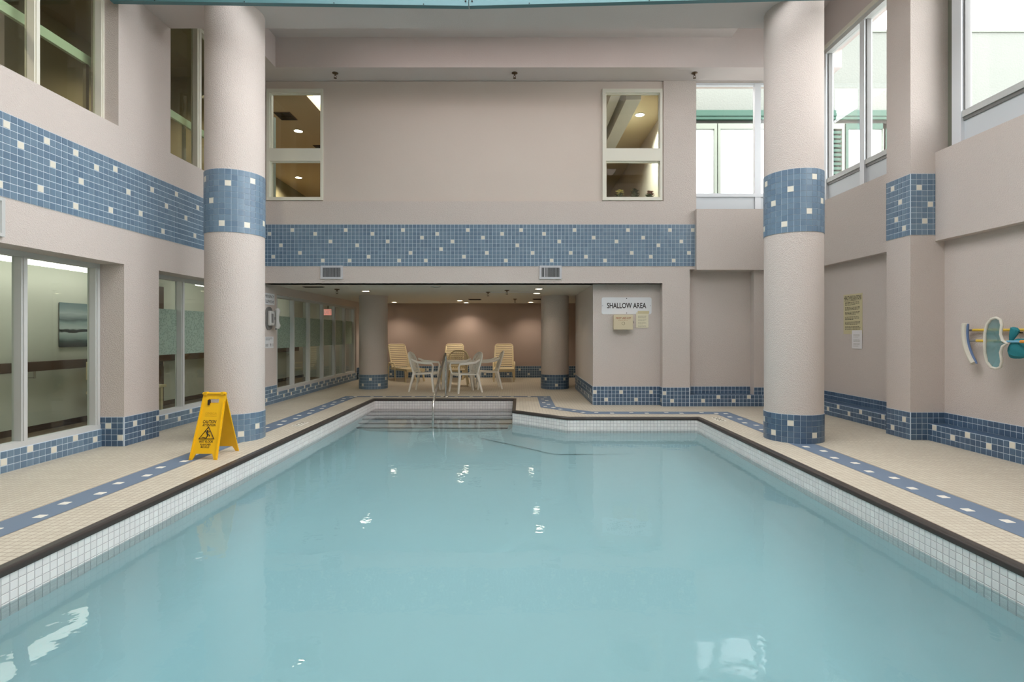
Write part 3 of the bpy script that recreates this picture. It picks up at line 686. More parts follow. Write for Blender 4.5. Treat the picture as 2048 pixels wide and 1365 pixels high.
def right_window(name, posts, y0, y1, pw):
    r = tag(empty(name), kind='structure'); x = 5.05
    obj('sill', B(x-.02, x+.08, y0, y1, 3.70, 3.77), M['alum'], r)
    obj('groove', B(x-.005, x+.06, y0, y1, 3.66, 3.70), M['phone_dark'], r)
    obj('head', B(x-.04, x+.08, y0, y1, 5.80, 5.89), M['alum'], r)
    obj('head_bead', B(x-.06, x+.0, y0, y1, 5.87, 5.93), M['cream_frame'], r)
    obj('spandrel', B(x+.01, x+.05, y0, y1, 3.38, 3.66), M['spandrel'], r)
    for y in posts:
        mu = obj('mullion', B(x-.03, x+.09, y-pw/2, y+pw/2, 3.40, 5.89), M['white_frame'], r)
        obj('gasket', B(x+.0, x+.06, y-pw/2-.022, y-pw/2, 3.77, 5.80), M['phone_dark'], mu)
    for a, b_ in zip(posts, posts[1:]): obj('pane', B(x+.03, x+.036, a+pw/2, b_-pw/2, 3.77, 5.80), M['clear'], r)
right_window('window_9', [6.80, 7.86, 8.82, 9.25], 6.75, 9.3, .10)
right_window('window_10', [-2.2, -1.0, .2, 1.4, 2.6, 3.8, 5.0, 6.17], -2.3, 6.24, .13)
tag(obj('recess_shade_panel', B(5.06, 5.2, 6.22, 6.34, 3.38, 5.9), M['olive']), kind='structure')  # filler panel coloured to stand for the dark recess beside the column
tag(obj('wall_right_return', B(5.06, 5.3, 6.34, 6.75, 3.38, 5.9), M['stucco']), kind='structure')

# ------------------------------------------------------------------ beams, soffits, ceiling, skylight
tag(obj('beam_cross', B(-4.36, 3.5, 6.13, 6.77, 5.08, 6.7), M['soffit']), kind='structure')
tag(obj('ceiling_soffit_back', B(-4.36, 5.3, 8.81, 9.29, 5.6, 6.7), M['soffit']), kind='structure')
tag(obj('ceiling_soffit_left', B(-4.36, -3.94, 6.77, 8.81, 5.6, 6.7), M['soffit']), kind='structure')
bm = bmesh.new()
for x0, x1, y0, y1 in ((-3.94, -2.6, 6.77, 8.81), (2.6, 3.5, 6.77, 8.81), (-2.6, 2.6, 6.77, 7.45), (-2.6, 2.6, 8.25, 8.81)): box(bm, x0, x1, y0, y1, 6.09, 6.7)
tag(obj('ceiling', bm, M['soffit']), kind='structure')
sk2 = tag(empty('added_skylight'), kind='structure')  # unseen skylight added in the coffer to brighten the back wall
for k in range(5):
    x = -2.6+k*1.3; obj('glazing_bar', B(x-.03, x+.03, 7.45, 8.25, 6.55, 6.65), M['teal'], sk2)
tag(obj('ceiling_right_strip', B(3.5, 5.3, 6.13, 8.81, 6.55, 6.7), M['soffit']), kind='structure')
tag(obj('ceiling_near_left', B(-4.7, -2.8, -3, 6.13, 5.9, 6.7), M['soffit']), kind='structure')
tag(obj('ceiling_near_right', B(2.8, 5.3, -3, 6.13, 5.9, 6.7), M['soffit']), kind='structure')
tag(obj('ceiling_near_front', B(-2.8, 2.8, -3, 1.9, 5.9, 6.7), M['soffit']), kind='structure')
tag(obj('ceiling_near_back', B(-2.8, 2.8, 6.0, 6.13, 5.9, 6.7), M['soffit']), kind='structure')
tag(obj('wall_near', B(-4.7, 5.3, -3.2, -3, 0, 6.7), M['stucco']), kind='structure')
sk = tag(empty('window_11'), kind='structure')
for k in range(6):
    x = -2.8+k*1.12; obj('glazing_bar', B(x-.03, x+.03, 1.9, 6.0, 6.45, 6.56), M['teal'], sk)
for k in range(5):
    y = 1.9+k*1.025; obj('cross_bar', B(-2.8, 2.8, y-.03, y+.03, 6.47, 6.55), M['teal'], sk)
# the two teal tie bars that meet above the pool
for s, x0, x1, za, zb, lab in ((0, -4.35, -.515, 4.812, 4.757, 'teal steel tie bar running from the gallery wall to the centre joint'), (1, -.515, 4.62, 4.757, 4.885, 'teal steel tie bar running from the centre joint towards the square column')):
    t = tag(empty('tie_bar', (0, 5.8, 0)), lab, 'beam')
    a, b_ = x0+.004*s, x1-.004*(1-s)
    bm = bmesh.new(); v = [bm.verts.new(p) for p in [(a, -.03, za), (b_, -.03, zb), (b_, -.03, zb+.085), (a, -.03, za+.085), (a, .03, za), (b_, .03, zb), (b_, .03, zb+.085), (a, .03, za+.085)]]
    for f in [(0, 1, 2, 3), (7, 6, 5, 4), (0, 4, 5, 1), (1, 5, 6, 2), (2, 6, 7, 3), (3, 7, 4, 0)]: bm.faces.new([v[i] for i in f])
    obj('bar', bm, M['teal'], t)
    bm = bmesh.new(); v = [bm.verts.new(p) for p in [(a, -.02, za+.085), (b_, -.02, zb+.085), (b_, -.02, zb+.2), (a, -.02, za+.2), (a, .02, za+.085), (b_, .02, zb+.085), (b_, .02, zb+.2), (a, .02, za+.2)]]
    for f in [(0, 1, 2, 3), (7, 6, 5, 4), (0, 4, 5, 1), (1, 5, 6, 2), (2, 6, 7, 3), (3, 7, 4, 0)]: bm.faces.new([v[i] for i in f])
    obj('unlit_void_box', bm, M['dark'], t)  # dark box, its colour standing for the unlit void above the bar
    bx = x1-.035 if s == 0 else x0+.035
    obj('bolt', tube(bmesh.new(), [(bx, -.038, 4.805), (bx, -.028, 4.805)], .009, 8), M['dark'], t)
    for k in range(4):
        xx = a+(b_-a)*(k+.5)/4; zz = za+(zb-za)*(k+.5)/4
        obj('screw', tube(bmesh.new(), [(xx, -.034, zz+.01), (xx, -.029, zz+.01)], .006, 6), M['dark'], t)

# ------------------------------------------------------------------ room behind the two sash windows
UR = 'upper_ceiling'
bm = bmesh.new()
for x0, x1, y0, y1 in ((-7, -4.02, 9.58, 18.5), (-3.1, 3.05, 9.58, 18.5), (-4.02, -3.1, 11.15, 18.5), (-4.02, -3.1, 9.58, 9.85)): box(bm, x0, x1, y0, y1, 5.8, 5.95)
tag(obj('ceiling_upper_room', bm, M[UR]), kind='structure')
tag(obj('floor_upper_room', B(-7, 3.05, 9.58, 18.5, 3.1, 3.2), M['corridor_floor']), kind='structure')
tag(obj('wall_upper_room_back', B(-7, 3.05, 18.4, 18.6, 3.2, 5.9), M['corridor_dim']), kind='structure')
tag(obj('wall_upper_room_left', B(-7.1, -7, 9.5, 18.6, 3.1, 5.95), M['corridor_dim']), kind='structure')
tag(obj('wall_upper_room_right', B(3.0, 3.08, 9.58, 18.6, 3.1, 5.95), M['smooth']), kind='structure')
tag(obj('beam_upper_room', B(1.98, 2.25, 9.8, 16, 5.5, 5.8), M['white_frame']), kind='structure')
tag(obj('beam_upper_room_side', B(1.72, 1.90, 9.8, 16, 5.62, 5.8), M['white_frame']), kind='structure')
for i, (x, y) in enumerate(((-4.9, 12.1), (-6.35, 15.7), (2.55, 11.2), (-5.2, 16.8))):
    downlight((x, y, 5.8), ['round downlight behind the top pane of the left sash window', 'round downlight behind the bottom pane of the left sash window', 'round downlight behind the top pane of the right sash window', 'round downlight deep in the upper room'][i], r=.09, power=[240, 240, 520, 240][i], group='upper room downlights', cone=2.6, col=[(1, .86, .7), (1, .86, .7), (.95, 1, .88), (1, .86, .7)][i])
for i, (x, y) in enumerate(((-4.83, 11.27), (-4.75, 13.2))):
    g = tag(empty('ceiling_vent', (x, y, 5.8)), ['dark ceiling vent in front of the downlight behind the left sash window', 'dark ceiling vent above the middle rail of the left sash window'][i], 'vent', 'upper room ceiling vents')
    obj('frame', B(-.17, .17, -.2, .2, -.012, 0), M['wood'], g)
    for k in range(5): obj('slat', B(-.15, .15, -.16+k*.08-.02, -.16+k*.08+.02, -.02, -.012), M['dark'], g)
cu = bmesh.new()
pts = [(-5.3+.02*k, 10.1+.03*math.sin(k*1.3)) for k in range(40)]
for z in (0,):
    lo = [cu.verts.new((x, y, 3.2)) for x, y in pts]; hi = [cu.verts.new((x, y, 5.3)) for x, y in pts]
    lo2 = [cu.verts.new((x, y+.01, 3.2)) for x, y in pts]; hi2 = [cu.verts.new((x, y+.01, 5.3)) for x, y in pts]
    for k in range(39): cu.faces.new([lo[k], lo[k+1], hi[k+1], hi[k]]); cu.faces.new([lo2[k+1], lo2[k], hi2[k], hi2[k+1]]); cu.faces.new([hi[k], hi[k+1], hi2[k+1], hi2[k]])
tag(obj('hanging_curtain', cu, M['curtain'], smooth=True), 'grey curtain hanging behind the left sash window', 'curtain')
# flowers standing on the upper sill
def flowers(name, x, y, z, petal, label, n, seed, hgt):
    r = random.Random(seed); g = tag(empty(name, (x, y, z)), label, 'flowers', 'potted flowers on the upper window ledge')
    obj('pot', lathe(bmesh.new(), [(.05, 0), (.07, .11), (.075, .11), (.075, .13), (.062, .13)], n=14), M['pot'], g, smooth=True)
    st, lf, pt_ = bmesh.new(), bmesh.new(), bmesh.new()
    for k in range(n):
        a = r.uniform(0, 2*PI); q = r.uniform(.01, .06); h = r.uniform(.6, 1)*hgt
        tip = Vector((math.cos(a)*q, math.sin(a)*q, .13+h)); tube(st, [(tip.x*.2, tip.y*.2, .12), tuple(tip*.6+Vector((0, 0, .06))), tuple(tip)], .004, 5)
        for e in range(6):
            b_ = e*PI/3+a; d1 = Vector((math.cos(b_), math.sin(b_), .3)); sd = Vector((-math.sin(b_), math.cos(b_), 0))*.016
            pt_.faces.new([pt_.verts.new(tip+q_) for q_ in (Vector((0, 0, 0)), d1*.022+sd, d1*.045, d1*.022-sd)])
        for e in range(2):
            b_ = r.uniform(0, 2*PI); base = tip*.55+Vector((0, 0, .06)); d1 = Vector((math.cos(b_), math.sin(b_), .5)); sd = Vector((-math.sin(b_), math.cos(b_), 0))*.018
            lf.faces.new([lf.verts.new(base+q_) for q_ in (Vector((0, 0, 0)), d1*.04+sd, d1*.09, d1*.04-sd)])
    obj('stem', st, M['leaf'], g); tag(obj('leaf', lf, M['leaf'], g), kind='stuff'); tag(obj('petal', pt_, M[petal], g), kind='stuff')
tag(obj('trim_2', B(1.2, 2.95, 9.62, 10.0, 3.2, 3.5), M['smooth']), kind='structure')
flowers('potted_flowers', 1.86, 9.8, 3.5, 'petal', 'pale yellow flowers behind the bottom pane of the right sash window', 16, 1, .22)
flowers('potted_flowers', 2.14, 9.85, 3.5, 'leaf', 'dark leafy plant behind the bottom pane of the right sash window', 22, 2, .27)
flowers('potted_flowers', 2.40, 9.8, 3.5, 'petal2', 'dusty pink flowers behind the bottom pane of the right sash window', 14, 3, .2)

# ------------------------------------------------------------------ neighbouring building outside the right windows
FY = 12.0
bd = tag(empty('neighbouring_building', (0, FY, 3.3)), 'stuccoed building with green trim outside the right-hand windows', 'building')
obj('wall', B(3.1, 18, 0, .3, 2.9, 4.65), M['ext_stucco'], bd)
obj('coping', B(3.1, 18, -.03, .33, 4.65, 4.70), M['ext_frame'], bd)
for k in range(3): obj('trim_band', B(3.1, 8.75, -.05-.02*(k == 1), .02, 2.70+.07*k, 2.765+.07*k), M['green'], bd)
obj('trim_band', B(10.2, 18, -.05, .02, 2.70, 2.90), M['spandrel'], bd)
obj('rear_wall', B(3.1, 18, .12, .3, 0, 2.9), M['ext_stucco'], bd)
def ext_window(x0, x1, pane, frame, kind):
    f = obj('window', wall_bm(x0, x1, .0, 2.62, [(x0+.06, x1-.06, .08, 2.50)], -.02, .08), M[frame], bd); 
    if kind == 'panel': obj('pane', B(x0+.06, x1-.06, .03, .05, .08, 2.50), M[pane], f)
    else:
        for k in range(24): obj('louvre', B(x0+.06, x1-.06, .0+.0, .04, .10+k*.1, .16+k*.1), M[pane], f)
ext_window(3.15, 4.44, 'ext_panel', 'ext_frame', 'panel'); ext_window(4.46, 5.75, 'ext_panel', 'ext_frame', 'panel')
ext_window(6.7, 7.27, 'green', 'ext_frame', 'louvre'); ext_window(7.3, 8.2, 'ext_panel', 'green', 'panel'); ext_window(8.12, 8.7, 'green', 'ext_frame', 'louvre')
tag(obj('ground_bounce_slab', B(5.31, 18, -3, 12, 3.1, 3.3), M['bounce_ground']), kind='structure')  # unseen ground added outside the windows to bounce daylight
tag(obj('ground_bounce_slab_back', B(3.09, 5.31, 9.57, 12, 3.1, 3.3), M['bounce_ground']), kind='structure')

# ------------------------------------------------------------------ alcove ceiling fittings
AC = 2.118
DL = [(-3.05, 10.90, 12), (-1.5, 9.95, 0), (.42, 10.35, 10), (.42, 11.5, 10), (-1.48, 14.0, 22), (-1.4, 14.9, 30), (-3.35, 14.75, 30), (.38, 14.75, 30)]
DN = ['warm downlight in front of the left alcove column', 'unlit downlight at the front middle of the alcove ceiling', 'bright downlight nearest the header above the right alcove column', 'warm downlight just in front of the right alcove column',
      'warm downlight above the table and chairs', 'warm downlight close to the back wall above the middle lounger', 'warm downlight close to the back wall behind the left alcove column', 'warm downlight close to the back wall above the right lounger']
for (x, y, p), l in zip(DL, DN): downlight((x, y, AC), l, r=.075, lens='lens' if p else 'alcove_ceiling', power=p*1.25)
def sprinkler(loc, label, group):
    s = tag(empty('sprinkler_head', loc), label, 'sprinkler', group)
    obj('flange', lathe(bmesh.new(), [(.05, 0), (.05, -.008), (.03, -.018), (.012, -.02)], n=16), M['brass'], s, smooth=True)
    bm = bmesh.new(); tube(bm, [(0, 0, -.018), (0, 0, -.045)], .011, 8); tube(bm, [(.012, 0, -.04), (.02, 0, -.06), (0, 0, -.085)], .004, 6); tube(bm, [(-.012, 0, -.04), (-.02, 0, -.06), (0, 0, -.085)], .004, 6)
    obj('body', bm, M['brass'], s)
    obj('deflector', lathe(bmesh.new(), [(.026, -.085), (.026, -.09)], n=12), M['brass'], s)
for x, l in ((-3.03, 'brass sprinkler head under the high soffit above the left sash window'), (-.04, 'brass sprinkler head under the high soffit at the middle of the back wall'), (2.96, 'brass sprinkler head under the high soffit by the far corner window')):
    sprinkler((x, 9.0, 5.6), l, 'sprinklers under the high soffit')
for (x, y), l in zip(((-3.5, 10.5), (-.2, 10.7), (-.6, 11.2), (-.05, 13.4)), ('dark sprinkler beside the front downlight over the alcove windows', 'dark sprinkler in the middle of the alcove ceiling right of the panel', 'small dark sprinkler beside the ceiling access panel', 'dark sprinkler over the right lounger side of the alcove')):
    sprinkler((x, y, AC), l, 'sprinklers in the alcove ceiling')
for (x, y, sx, sy), l in zip(((-3.75, 9.95, .19, .05), (-1.06, 13.6, .16, .16), (.55, 13.5, .16, .16)), ('dark slot vent at the front of the alcove ceiling over the window row', 'dark square vent in the alcove ceiling over the chairs', 'dark square vent in the alcove ceiling by the right column')):
    g = tag(empty('ceiling_vent', (x, y, AC)), l, 'vent', 'alcove ceiling vents')
    obj('frame', B(-sx, sx, -sy, sy, -.008, 0), M['wood'], g)
    for k in range(4): obj('slat', B(-sx+.02, sx-.02, -sy+sy*2*(k+.5)/4-.008, -sy+sy*2*(k+.5)/4+.008, -.014, -.008), M['dark'], g)
ap = tag(empty('access_panel', (-.25, 11.5, AC-.001)), 'flat pale access panel in the alcove ceiling', 'panel'); obj('panel', B(-.7, .6, -.25, .25, -.006, 0), M['alcove_ceiling'], ap)
obj('edge', B(-.72, .62, -.27, -.25, -.009, 0), M['white_frame'], ap)

# wall grilles on the header
def grille(x0, x1, z0, z1, label, wide):
    g = tag(empty('wall_grille', ((x0+x1)/2, YB, (z0+z1)/2)), label, 'vent', 'air grilles under the tiled band'); W, H = (x1-x0)/2, (z1-z0)/2
    o = obj('frame', wall_bm(-W, W, -H, H, [(-W+.035, W-.035, -H+.035, H-.035)], -.022, -.004), M['vent'], g)
    obj('back', B(-W+.03, W-.03, -.004, -.001, -H+.03, H-.03), M['dark'], g)
    nsl = 15; s = (2*W-.07)/nsl
    for k in range(nsl):
        x = -W+.035+s*(k+.5); hw = .0042
        if k in wide: hw = .008
        obj('slat', B(x-hw, x+hw, -.018, -.006, -H+.035, H-.035), M['vent' if k in wide else 'vent_slat'], g)
grille(-3.37, -2.99, 2.19, 2.42, 'pale air grille above the left alcove column', ())
grille(.387, .765, 2.19, 2.42, 'pale air grille with two opened slats above the right alcove column', (2, 4))

# ------------------------------------------------------------------ signs and fittings on the walls
NY = -Y
s = tag(empty('shallow_area_sign', (1.917, 9.45, 1.74)), 'white SHALLOW AREA sign with rounded corners above the first aid box', 'sign')
plate('sign_plate', (0, 0, 0), X, Z, NY, .874, .296, .006, M['sign_white'], s, r=.035)
text(s, 'SHALLOW AREA', M['ink'], (.0, -.006, .004), X, Z, NY, width=.685, height=.098, bold=.018)
for x, z in ((0, .128), (0, -.128), (-.42, 0), (.42, 0)): obj('screw', tube(bmesh.new(), [(x, -.004, z), (x, -.010, z)], .008 if x == 0 else .005, 8), M['ink'], s)
f = tag(empty('first_aid_box', (1.84, 9.45, 1.45)), 'beige metal first aid kit box under the shallow area sign', 'box')
obj('case', B(-.165, .165, -.10, 0, -.125, .125, bev=.008), M['beige_metal'], f)
obj('lid', B(-.168, .168, -.112, -.098, -.128, .128, bev=.004), M['beige_metal'], f)
text(f, 'FIRST AID KIT', M['red_ink'], (0, -.112, .07), X, Z, NY, width=.26, height=.032, bold=.01)
text_lines(f, (0, -.112, .035), X, Z, NY, .18, .012, 1, M['red_ink'], 3)
bm = bmesh.new(); tube(bm, [(.026*math.cos(k*PI/6), -.113, -.02+.026*math.sin(k*PI/6)) for k in range(12)], .003, 5, closed=True); obj('emblem', bm, M['grey_ink'], f)
obj('latch', B(.168, .18, -.115, -.08, -.02, .02), M['steel'], f)
p = tag(empty('paper_notice', (2.19, 9.45, 1.49)), 'cream paper notice taped beside the first aid box', 'notice')
plate('sheet', (0, -.007, 0), X, Z, NY, .215, .27, .002, M['paper'], p)
text_lines(p, (0, -.009, -.02), X, Z, NY, .15, .2, 14, M['grey_ink'], 5, .3)
plate('tape', (.02, -.009, .135), X, Z, NY, .2, .05, .001, M['old_paper'], p)

hr = tag(empty('health_regulations_poster', (5.02, 8.07, 1.545)), 'aged cream HEALTH REGULATIONS poster on the wall behind the round column', 'poster')
U_, N_ = -Y, -X
plate('sheet', (0, 0, 0), U_, Z, N_, .45, .60, .004, M['old_paper'], hr)
text(hr, 'HEALTH REGULATIONS', M['ink'], (-.004, 0, .245), U_, Z, N_, width=.41, height=.062, bold=.012)
obj('rule', B(-.006, -.004, -.2, .2, .200, .204), M['ink'], hr)
text_lines(hr, (-.004, 0, -.035), U_, Z, N_, .37, .44, 24, M['ink'], 8, .42)
hp = tag(empty('paper_notice', (5.02, 7.965, 1.165)), 'small white paper hanging from the bottom of the health regulations poster', 'notice')
plate('sheet', (-.006, 0, 0), U_, Z, N_, .235, .27, .002, M['white_paper'], hp)
text_lines(hp, (-.008, 0, -.02), U_, Z, N_, .16, .2, 12, M['grey_ink'], 9, .25)

ph = tag(empty('emergency_telephone', (WL, 9.47, 1.52)), 'grey wall telephone on the pier beside the alcove windows', 'telephone')
plate('back_plate', (0, -.02, 0), Y, Z, X, .24, .40, .02, M['phone_dark'], ph, r=.1)
obj('body', B(.02, .085, -.11, .10, -.13, .13, bev=.02), M['phone'], ph)
bm = bmesh.new(); tube(bm, [(.12, .05, .17), (.135, .05, .13), (.125, .05, .05), (.125, .05, -.05), (.135, .05, -.13), (.12, .05, -.17)], [.038, .046, .03, .03, .046, .038], 12)
obj('handset', bm, M['phone'], ph, smooth=True)
obj('cord', tube(bmesh.new(), [(.1+.012*math.cos(k*.9), .05+.012*math.sin(k*.9), -.17-.001*k) for k in range(30)], .004, 5), M['phone_dark'], ph)
obj('cradle', B(.08, .105, .02, .08, -.02, .02), M['phone_dark'], ph)
obj('keypad', B(.084, .09, -.09, -.02, -.08, .08), M['phone_dark'], ph)
es = tag(empty('emergency_telephone_sign', (WL, 9.47, 1.86)), 'white EMERGENCY TELEPHONE sign above the wall telephone', 'sign')
plate('sign_plate', (0, 0, 0), Y, Z, X, .42, .20, .004, M['sign_white'], es, r=.015)
text(es, 'EMERGENCY', M['ink'], (.004, 0, .045), Y, Z, X, width=.36, height=.05); text(es, 'TELEPHONE', M['ink'], (.004, 0, -.045), Y, Z, X, width=.36, height=.05)
e2 = tag(empty('emergency_call_notice', (WL, 9.47, 1.10)), 'white 911 call notice below the wall telephone', 'notice')
plate('sign_plate', (0, 0, 0), Y, Z, X, .34, .20, .004, M['sign_white'], e2)
text_lines(e2, (.004, -.0, .06), Y, Z, X, .26, .05, 3, M['ink'], 3, .4); text(e2, '911', M['ink'], (.004, .09, -.05), Y, Z, X, width=.12, height=.055); text_lines(e2, (.004, -.08, -.05), Y, Z, X, .12, .05, 3, M['ink'], 4, .4)
fn = tag(empty('framed_notice', (WL, 4.33, 2.232)), 'silver framed notice on the wall under the blue band', 'notice')
o = wall('tmp', 'x', 0, .03, -.23, .23, -.165, .165, [(-.2, .2, -.135, .135)], M['alum']); o.parent = fn; o.name = 'frame'; del o['kind']
obj('sheet', B(.002, .012, -.2, .2, -.135, .135), M['white_paper'], fn)

# ------------------------------------------------------------------ wet floor sign
def wet_sign():
    s = tag(empty('wet_floor_sign', (-3.1, 5.54, 0)), 'yellow folding CAUTION wet floor sign standing on the deck stripe', 'sign')
    H, half, FH = .635, .215, .065
    for sgn, nm in ((-1, 'front_panel'), (1, 'rear_panel')):
        bm = bmesh.new()
        # outline in panel coordinates (u across, v up the slope), as quads strips
        L = math.hypot(H, half); wt, wb_ = .115, .14
        def w_at(v): return wb_+(wt-wb_)*v/L
        cols = []
        def strip(u0a, u1a, v0, u0b, u1b, v1):
            cols.append((u0a, u1a, v0, u0b, u1b, v1))
        strip(-w_at(.0), -w_at(0)+.03, 0, -w_at(FH), -w_at(FH)+.055, FH)      # two feet
        strip(w_at(0)-.03, w_at(0), 0, w_at(FH)-.055, w_at(FH), FH)
        strip(-w_at(FH), w_at(FH), FH, -w_at(L-.10), w_at(L-.10), L-.10)       # panel
        strip(-w_at(L-.10), -.055, L-.10, -w_at(L-.055), -.055, L-.055)           # either side of the hand hole
        strip(.055, w_at(L-.10), L-.10, .055, w_at(L-.055), L-.055)
        strip(-w_at(L-.055), w_at(L-.055), L-.055, -wt, wt, L)
        sl = Vector((0, -sgn*half, H)).normalized(); nr = Vector((0, sgn*H, half)).normalized(); base = Vector((0, sgn*half, 0))
        for a0, a1, v0, b0, b1, v1 in cols:
            q = [(a0, v0), (a1, v0), (b1, v1), (b0, v1)]
            A = [bm.verts.new(base+X*u+sl*v) for u, v in q]; D = [bm.verts.new(base+X*u+sl*v-nr*.012) for u, v in q]
            bm.faces.new(A); bm.faces.new(D[::-1])
            for k in range(4): bm.faces.new([A[k], D[k], D[(k+1) % 4], A[(k+1) % 4]])
        pnl = obj(nm, bm, M['yellow'], s)
        for u in (-1, 1):
            rb = bmesh.new(); obox(rb, base+X*u*(w_at(.02)-.012)+sl*.02+nr*.004, base+X*u*(w_at(L)-.012)+sl*(L-.08)+nr*.004, .012, .012, up=nr)
            obj('rim', rb, M['yellow'], pnl)
        if sgn == -1:
            def at(v): return base+sl*v
            text(pnl, 'OMEGA', M['embossed'], at(L-.205), X, sl, nr, width=.115, height=.026)
            bm = bmesh.new(); obox(bm, at(L-.23)-X*.06, at(L-.23)+X*.06, .006, .002, up=nr); obj('rule', bm, M['embossed'], pnl)
            text(pnl, 'CAUTION', M['ink'], at(L-.288), X, sl, nr, width=.135, height=.032, shear=.2, bold=.02)
            text(pnl, 'ATTENTION', M['ink'], at(L-.323), X, sl, nr, width=.135, height=.025, shear=.2, bold=.02)
            c = at(L-.405); bm = bmesh.new()
            tri = [c+X*(-.075)-sl*.055, c+X*.075-sl*.055, c+sl*.065]
            tube(bm, [tuple(p+nr*.002) for p in tri], .006, 6, closed=True); obj('warning_triangle', bm, M['ink'], pnl)
            bm = bmesh.new(); P = lambda u, v: tuple(c+X*u+sl*v+nr*.002)
            lathe_c = [P(-.004+.009*math.cos(k*PI/5), .024+.009*math.sin(k*PI/5)) for k in range(10)]
            bm.faces.new([bm.verts.new(q) for q in lathe_c])
            tube(bm, [P(-.006, .012), P(.004, -.012)], .007, 6); tube(bm, [P(-.006, .012), P(-.022, .016), P(-.026, .03)], .003, 5); tube(bm, [P(-.004, .010), P(.016, .016), P(.022, .028)], .003, 5)
            tube(bm, [P(.004, -.012), P(.02, -.014), P(.024, -.03)], .0045, 5); tube(bm, [P(.003, -.012), P(.004, -.03), P(-.004, -.042)], .0045, 5)
            tube(bm, [P(-.05, -.042), P(-.035, -.038), P(-.02, -.044), P(.0, -.046)], .003, 5)
            obj('slipping_figure', bm, M['ink'], pnl)
            text(pnl, 'WET FLOOR', M['ink'], at(L-.487), X, sl, nr, width=.14, height=.025, bold=.02)
            text(pnl, 'PLANCHER', M['ink'], at(L-.516), X, sl, nr, width=.105, height=.019, bold=.02); text(pnl, 'MOUILLE', M['ink'], at(L-.54), X, sl, nr, width=.085, height=.018, bold=.02)
    bm = bmesh.new(); tube(bm, [(-.118, 0, H+.0), (.118, 0, H+.0)], .014, 10); obj('hinge', bm, M['yellow'], s, smooth=True)
    for x in (-.085, .085): obj('hinge_clip', B(x-.014, x+.014, -.02, .02, H-.012, H+.018), M['yellow'], s)
    obj('lock_tab', B(-.045, -.03, -.05, -.02, H-.11, H-.06), M['ink'], s)
    return s
wet_sign()

# ------------------------------------------------------------------ pool handrail
h = tag(empty('pool_handrail', (-1.4, 10.63, 0)), 'stainless steel handrail over the pool entry steps', 'handrail')
def arc(p0, p1, p2, n=6):
    return [tuple(Vector(p0)*(1-t_)**2+Vector(p1)*2*t_*(1-t_)+Vector(p2)*t_**2) for t_ in [k/n for k in range(n+1)]]
path = [(0, 0, 0)]+arc((0, 0, .72), (0, 0, .90), (0, -.12, .85))+arc((0, -1.50, .155), (0, -1.63, .09), (0, -1.63, -.06))+[(0, -1.63, -.80)]
obj('rail', tube(bmesh.new(), path, .021, 14, up=(1, 0, 0)), M['steel'], h, smooth=True)
for y, z in ((0, 0), (-1.63, -.825)): obj('flange', lathe(bmesh.new(), [(.055, z), (.055, z+.012), (.03, z+.02)], 0, y, 18), M['steel'], h, smooth=True)

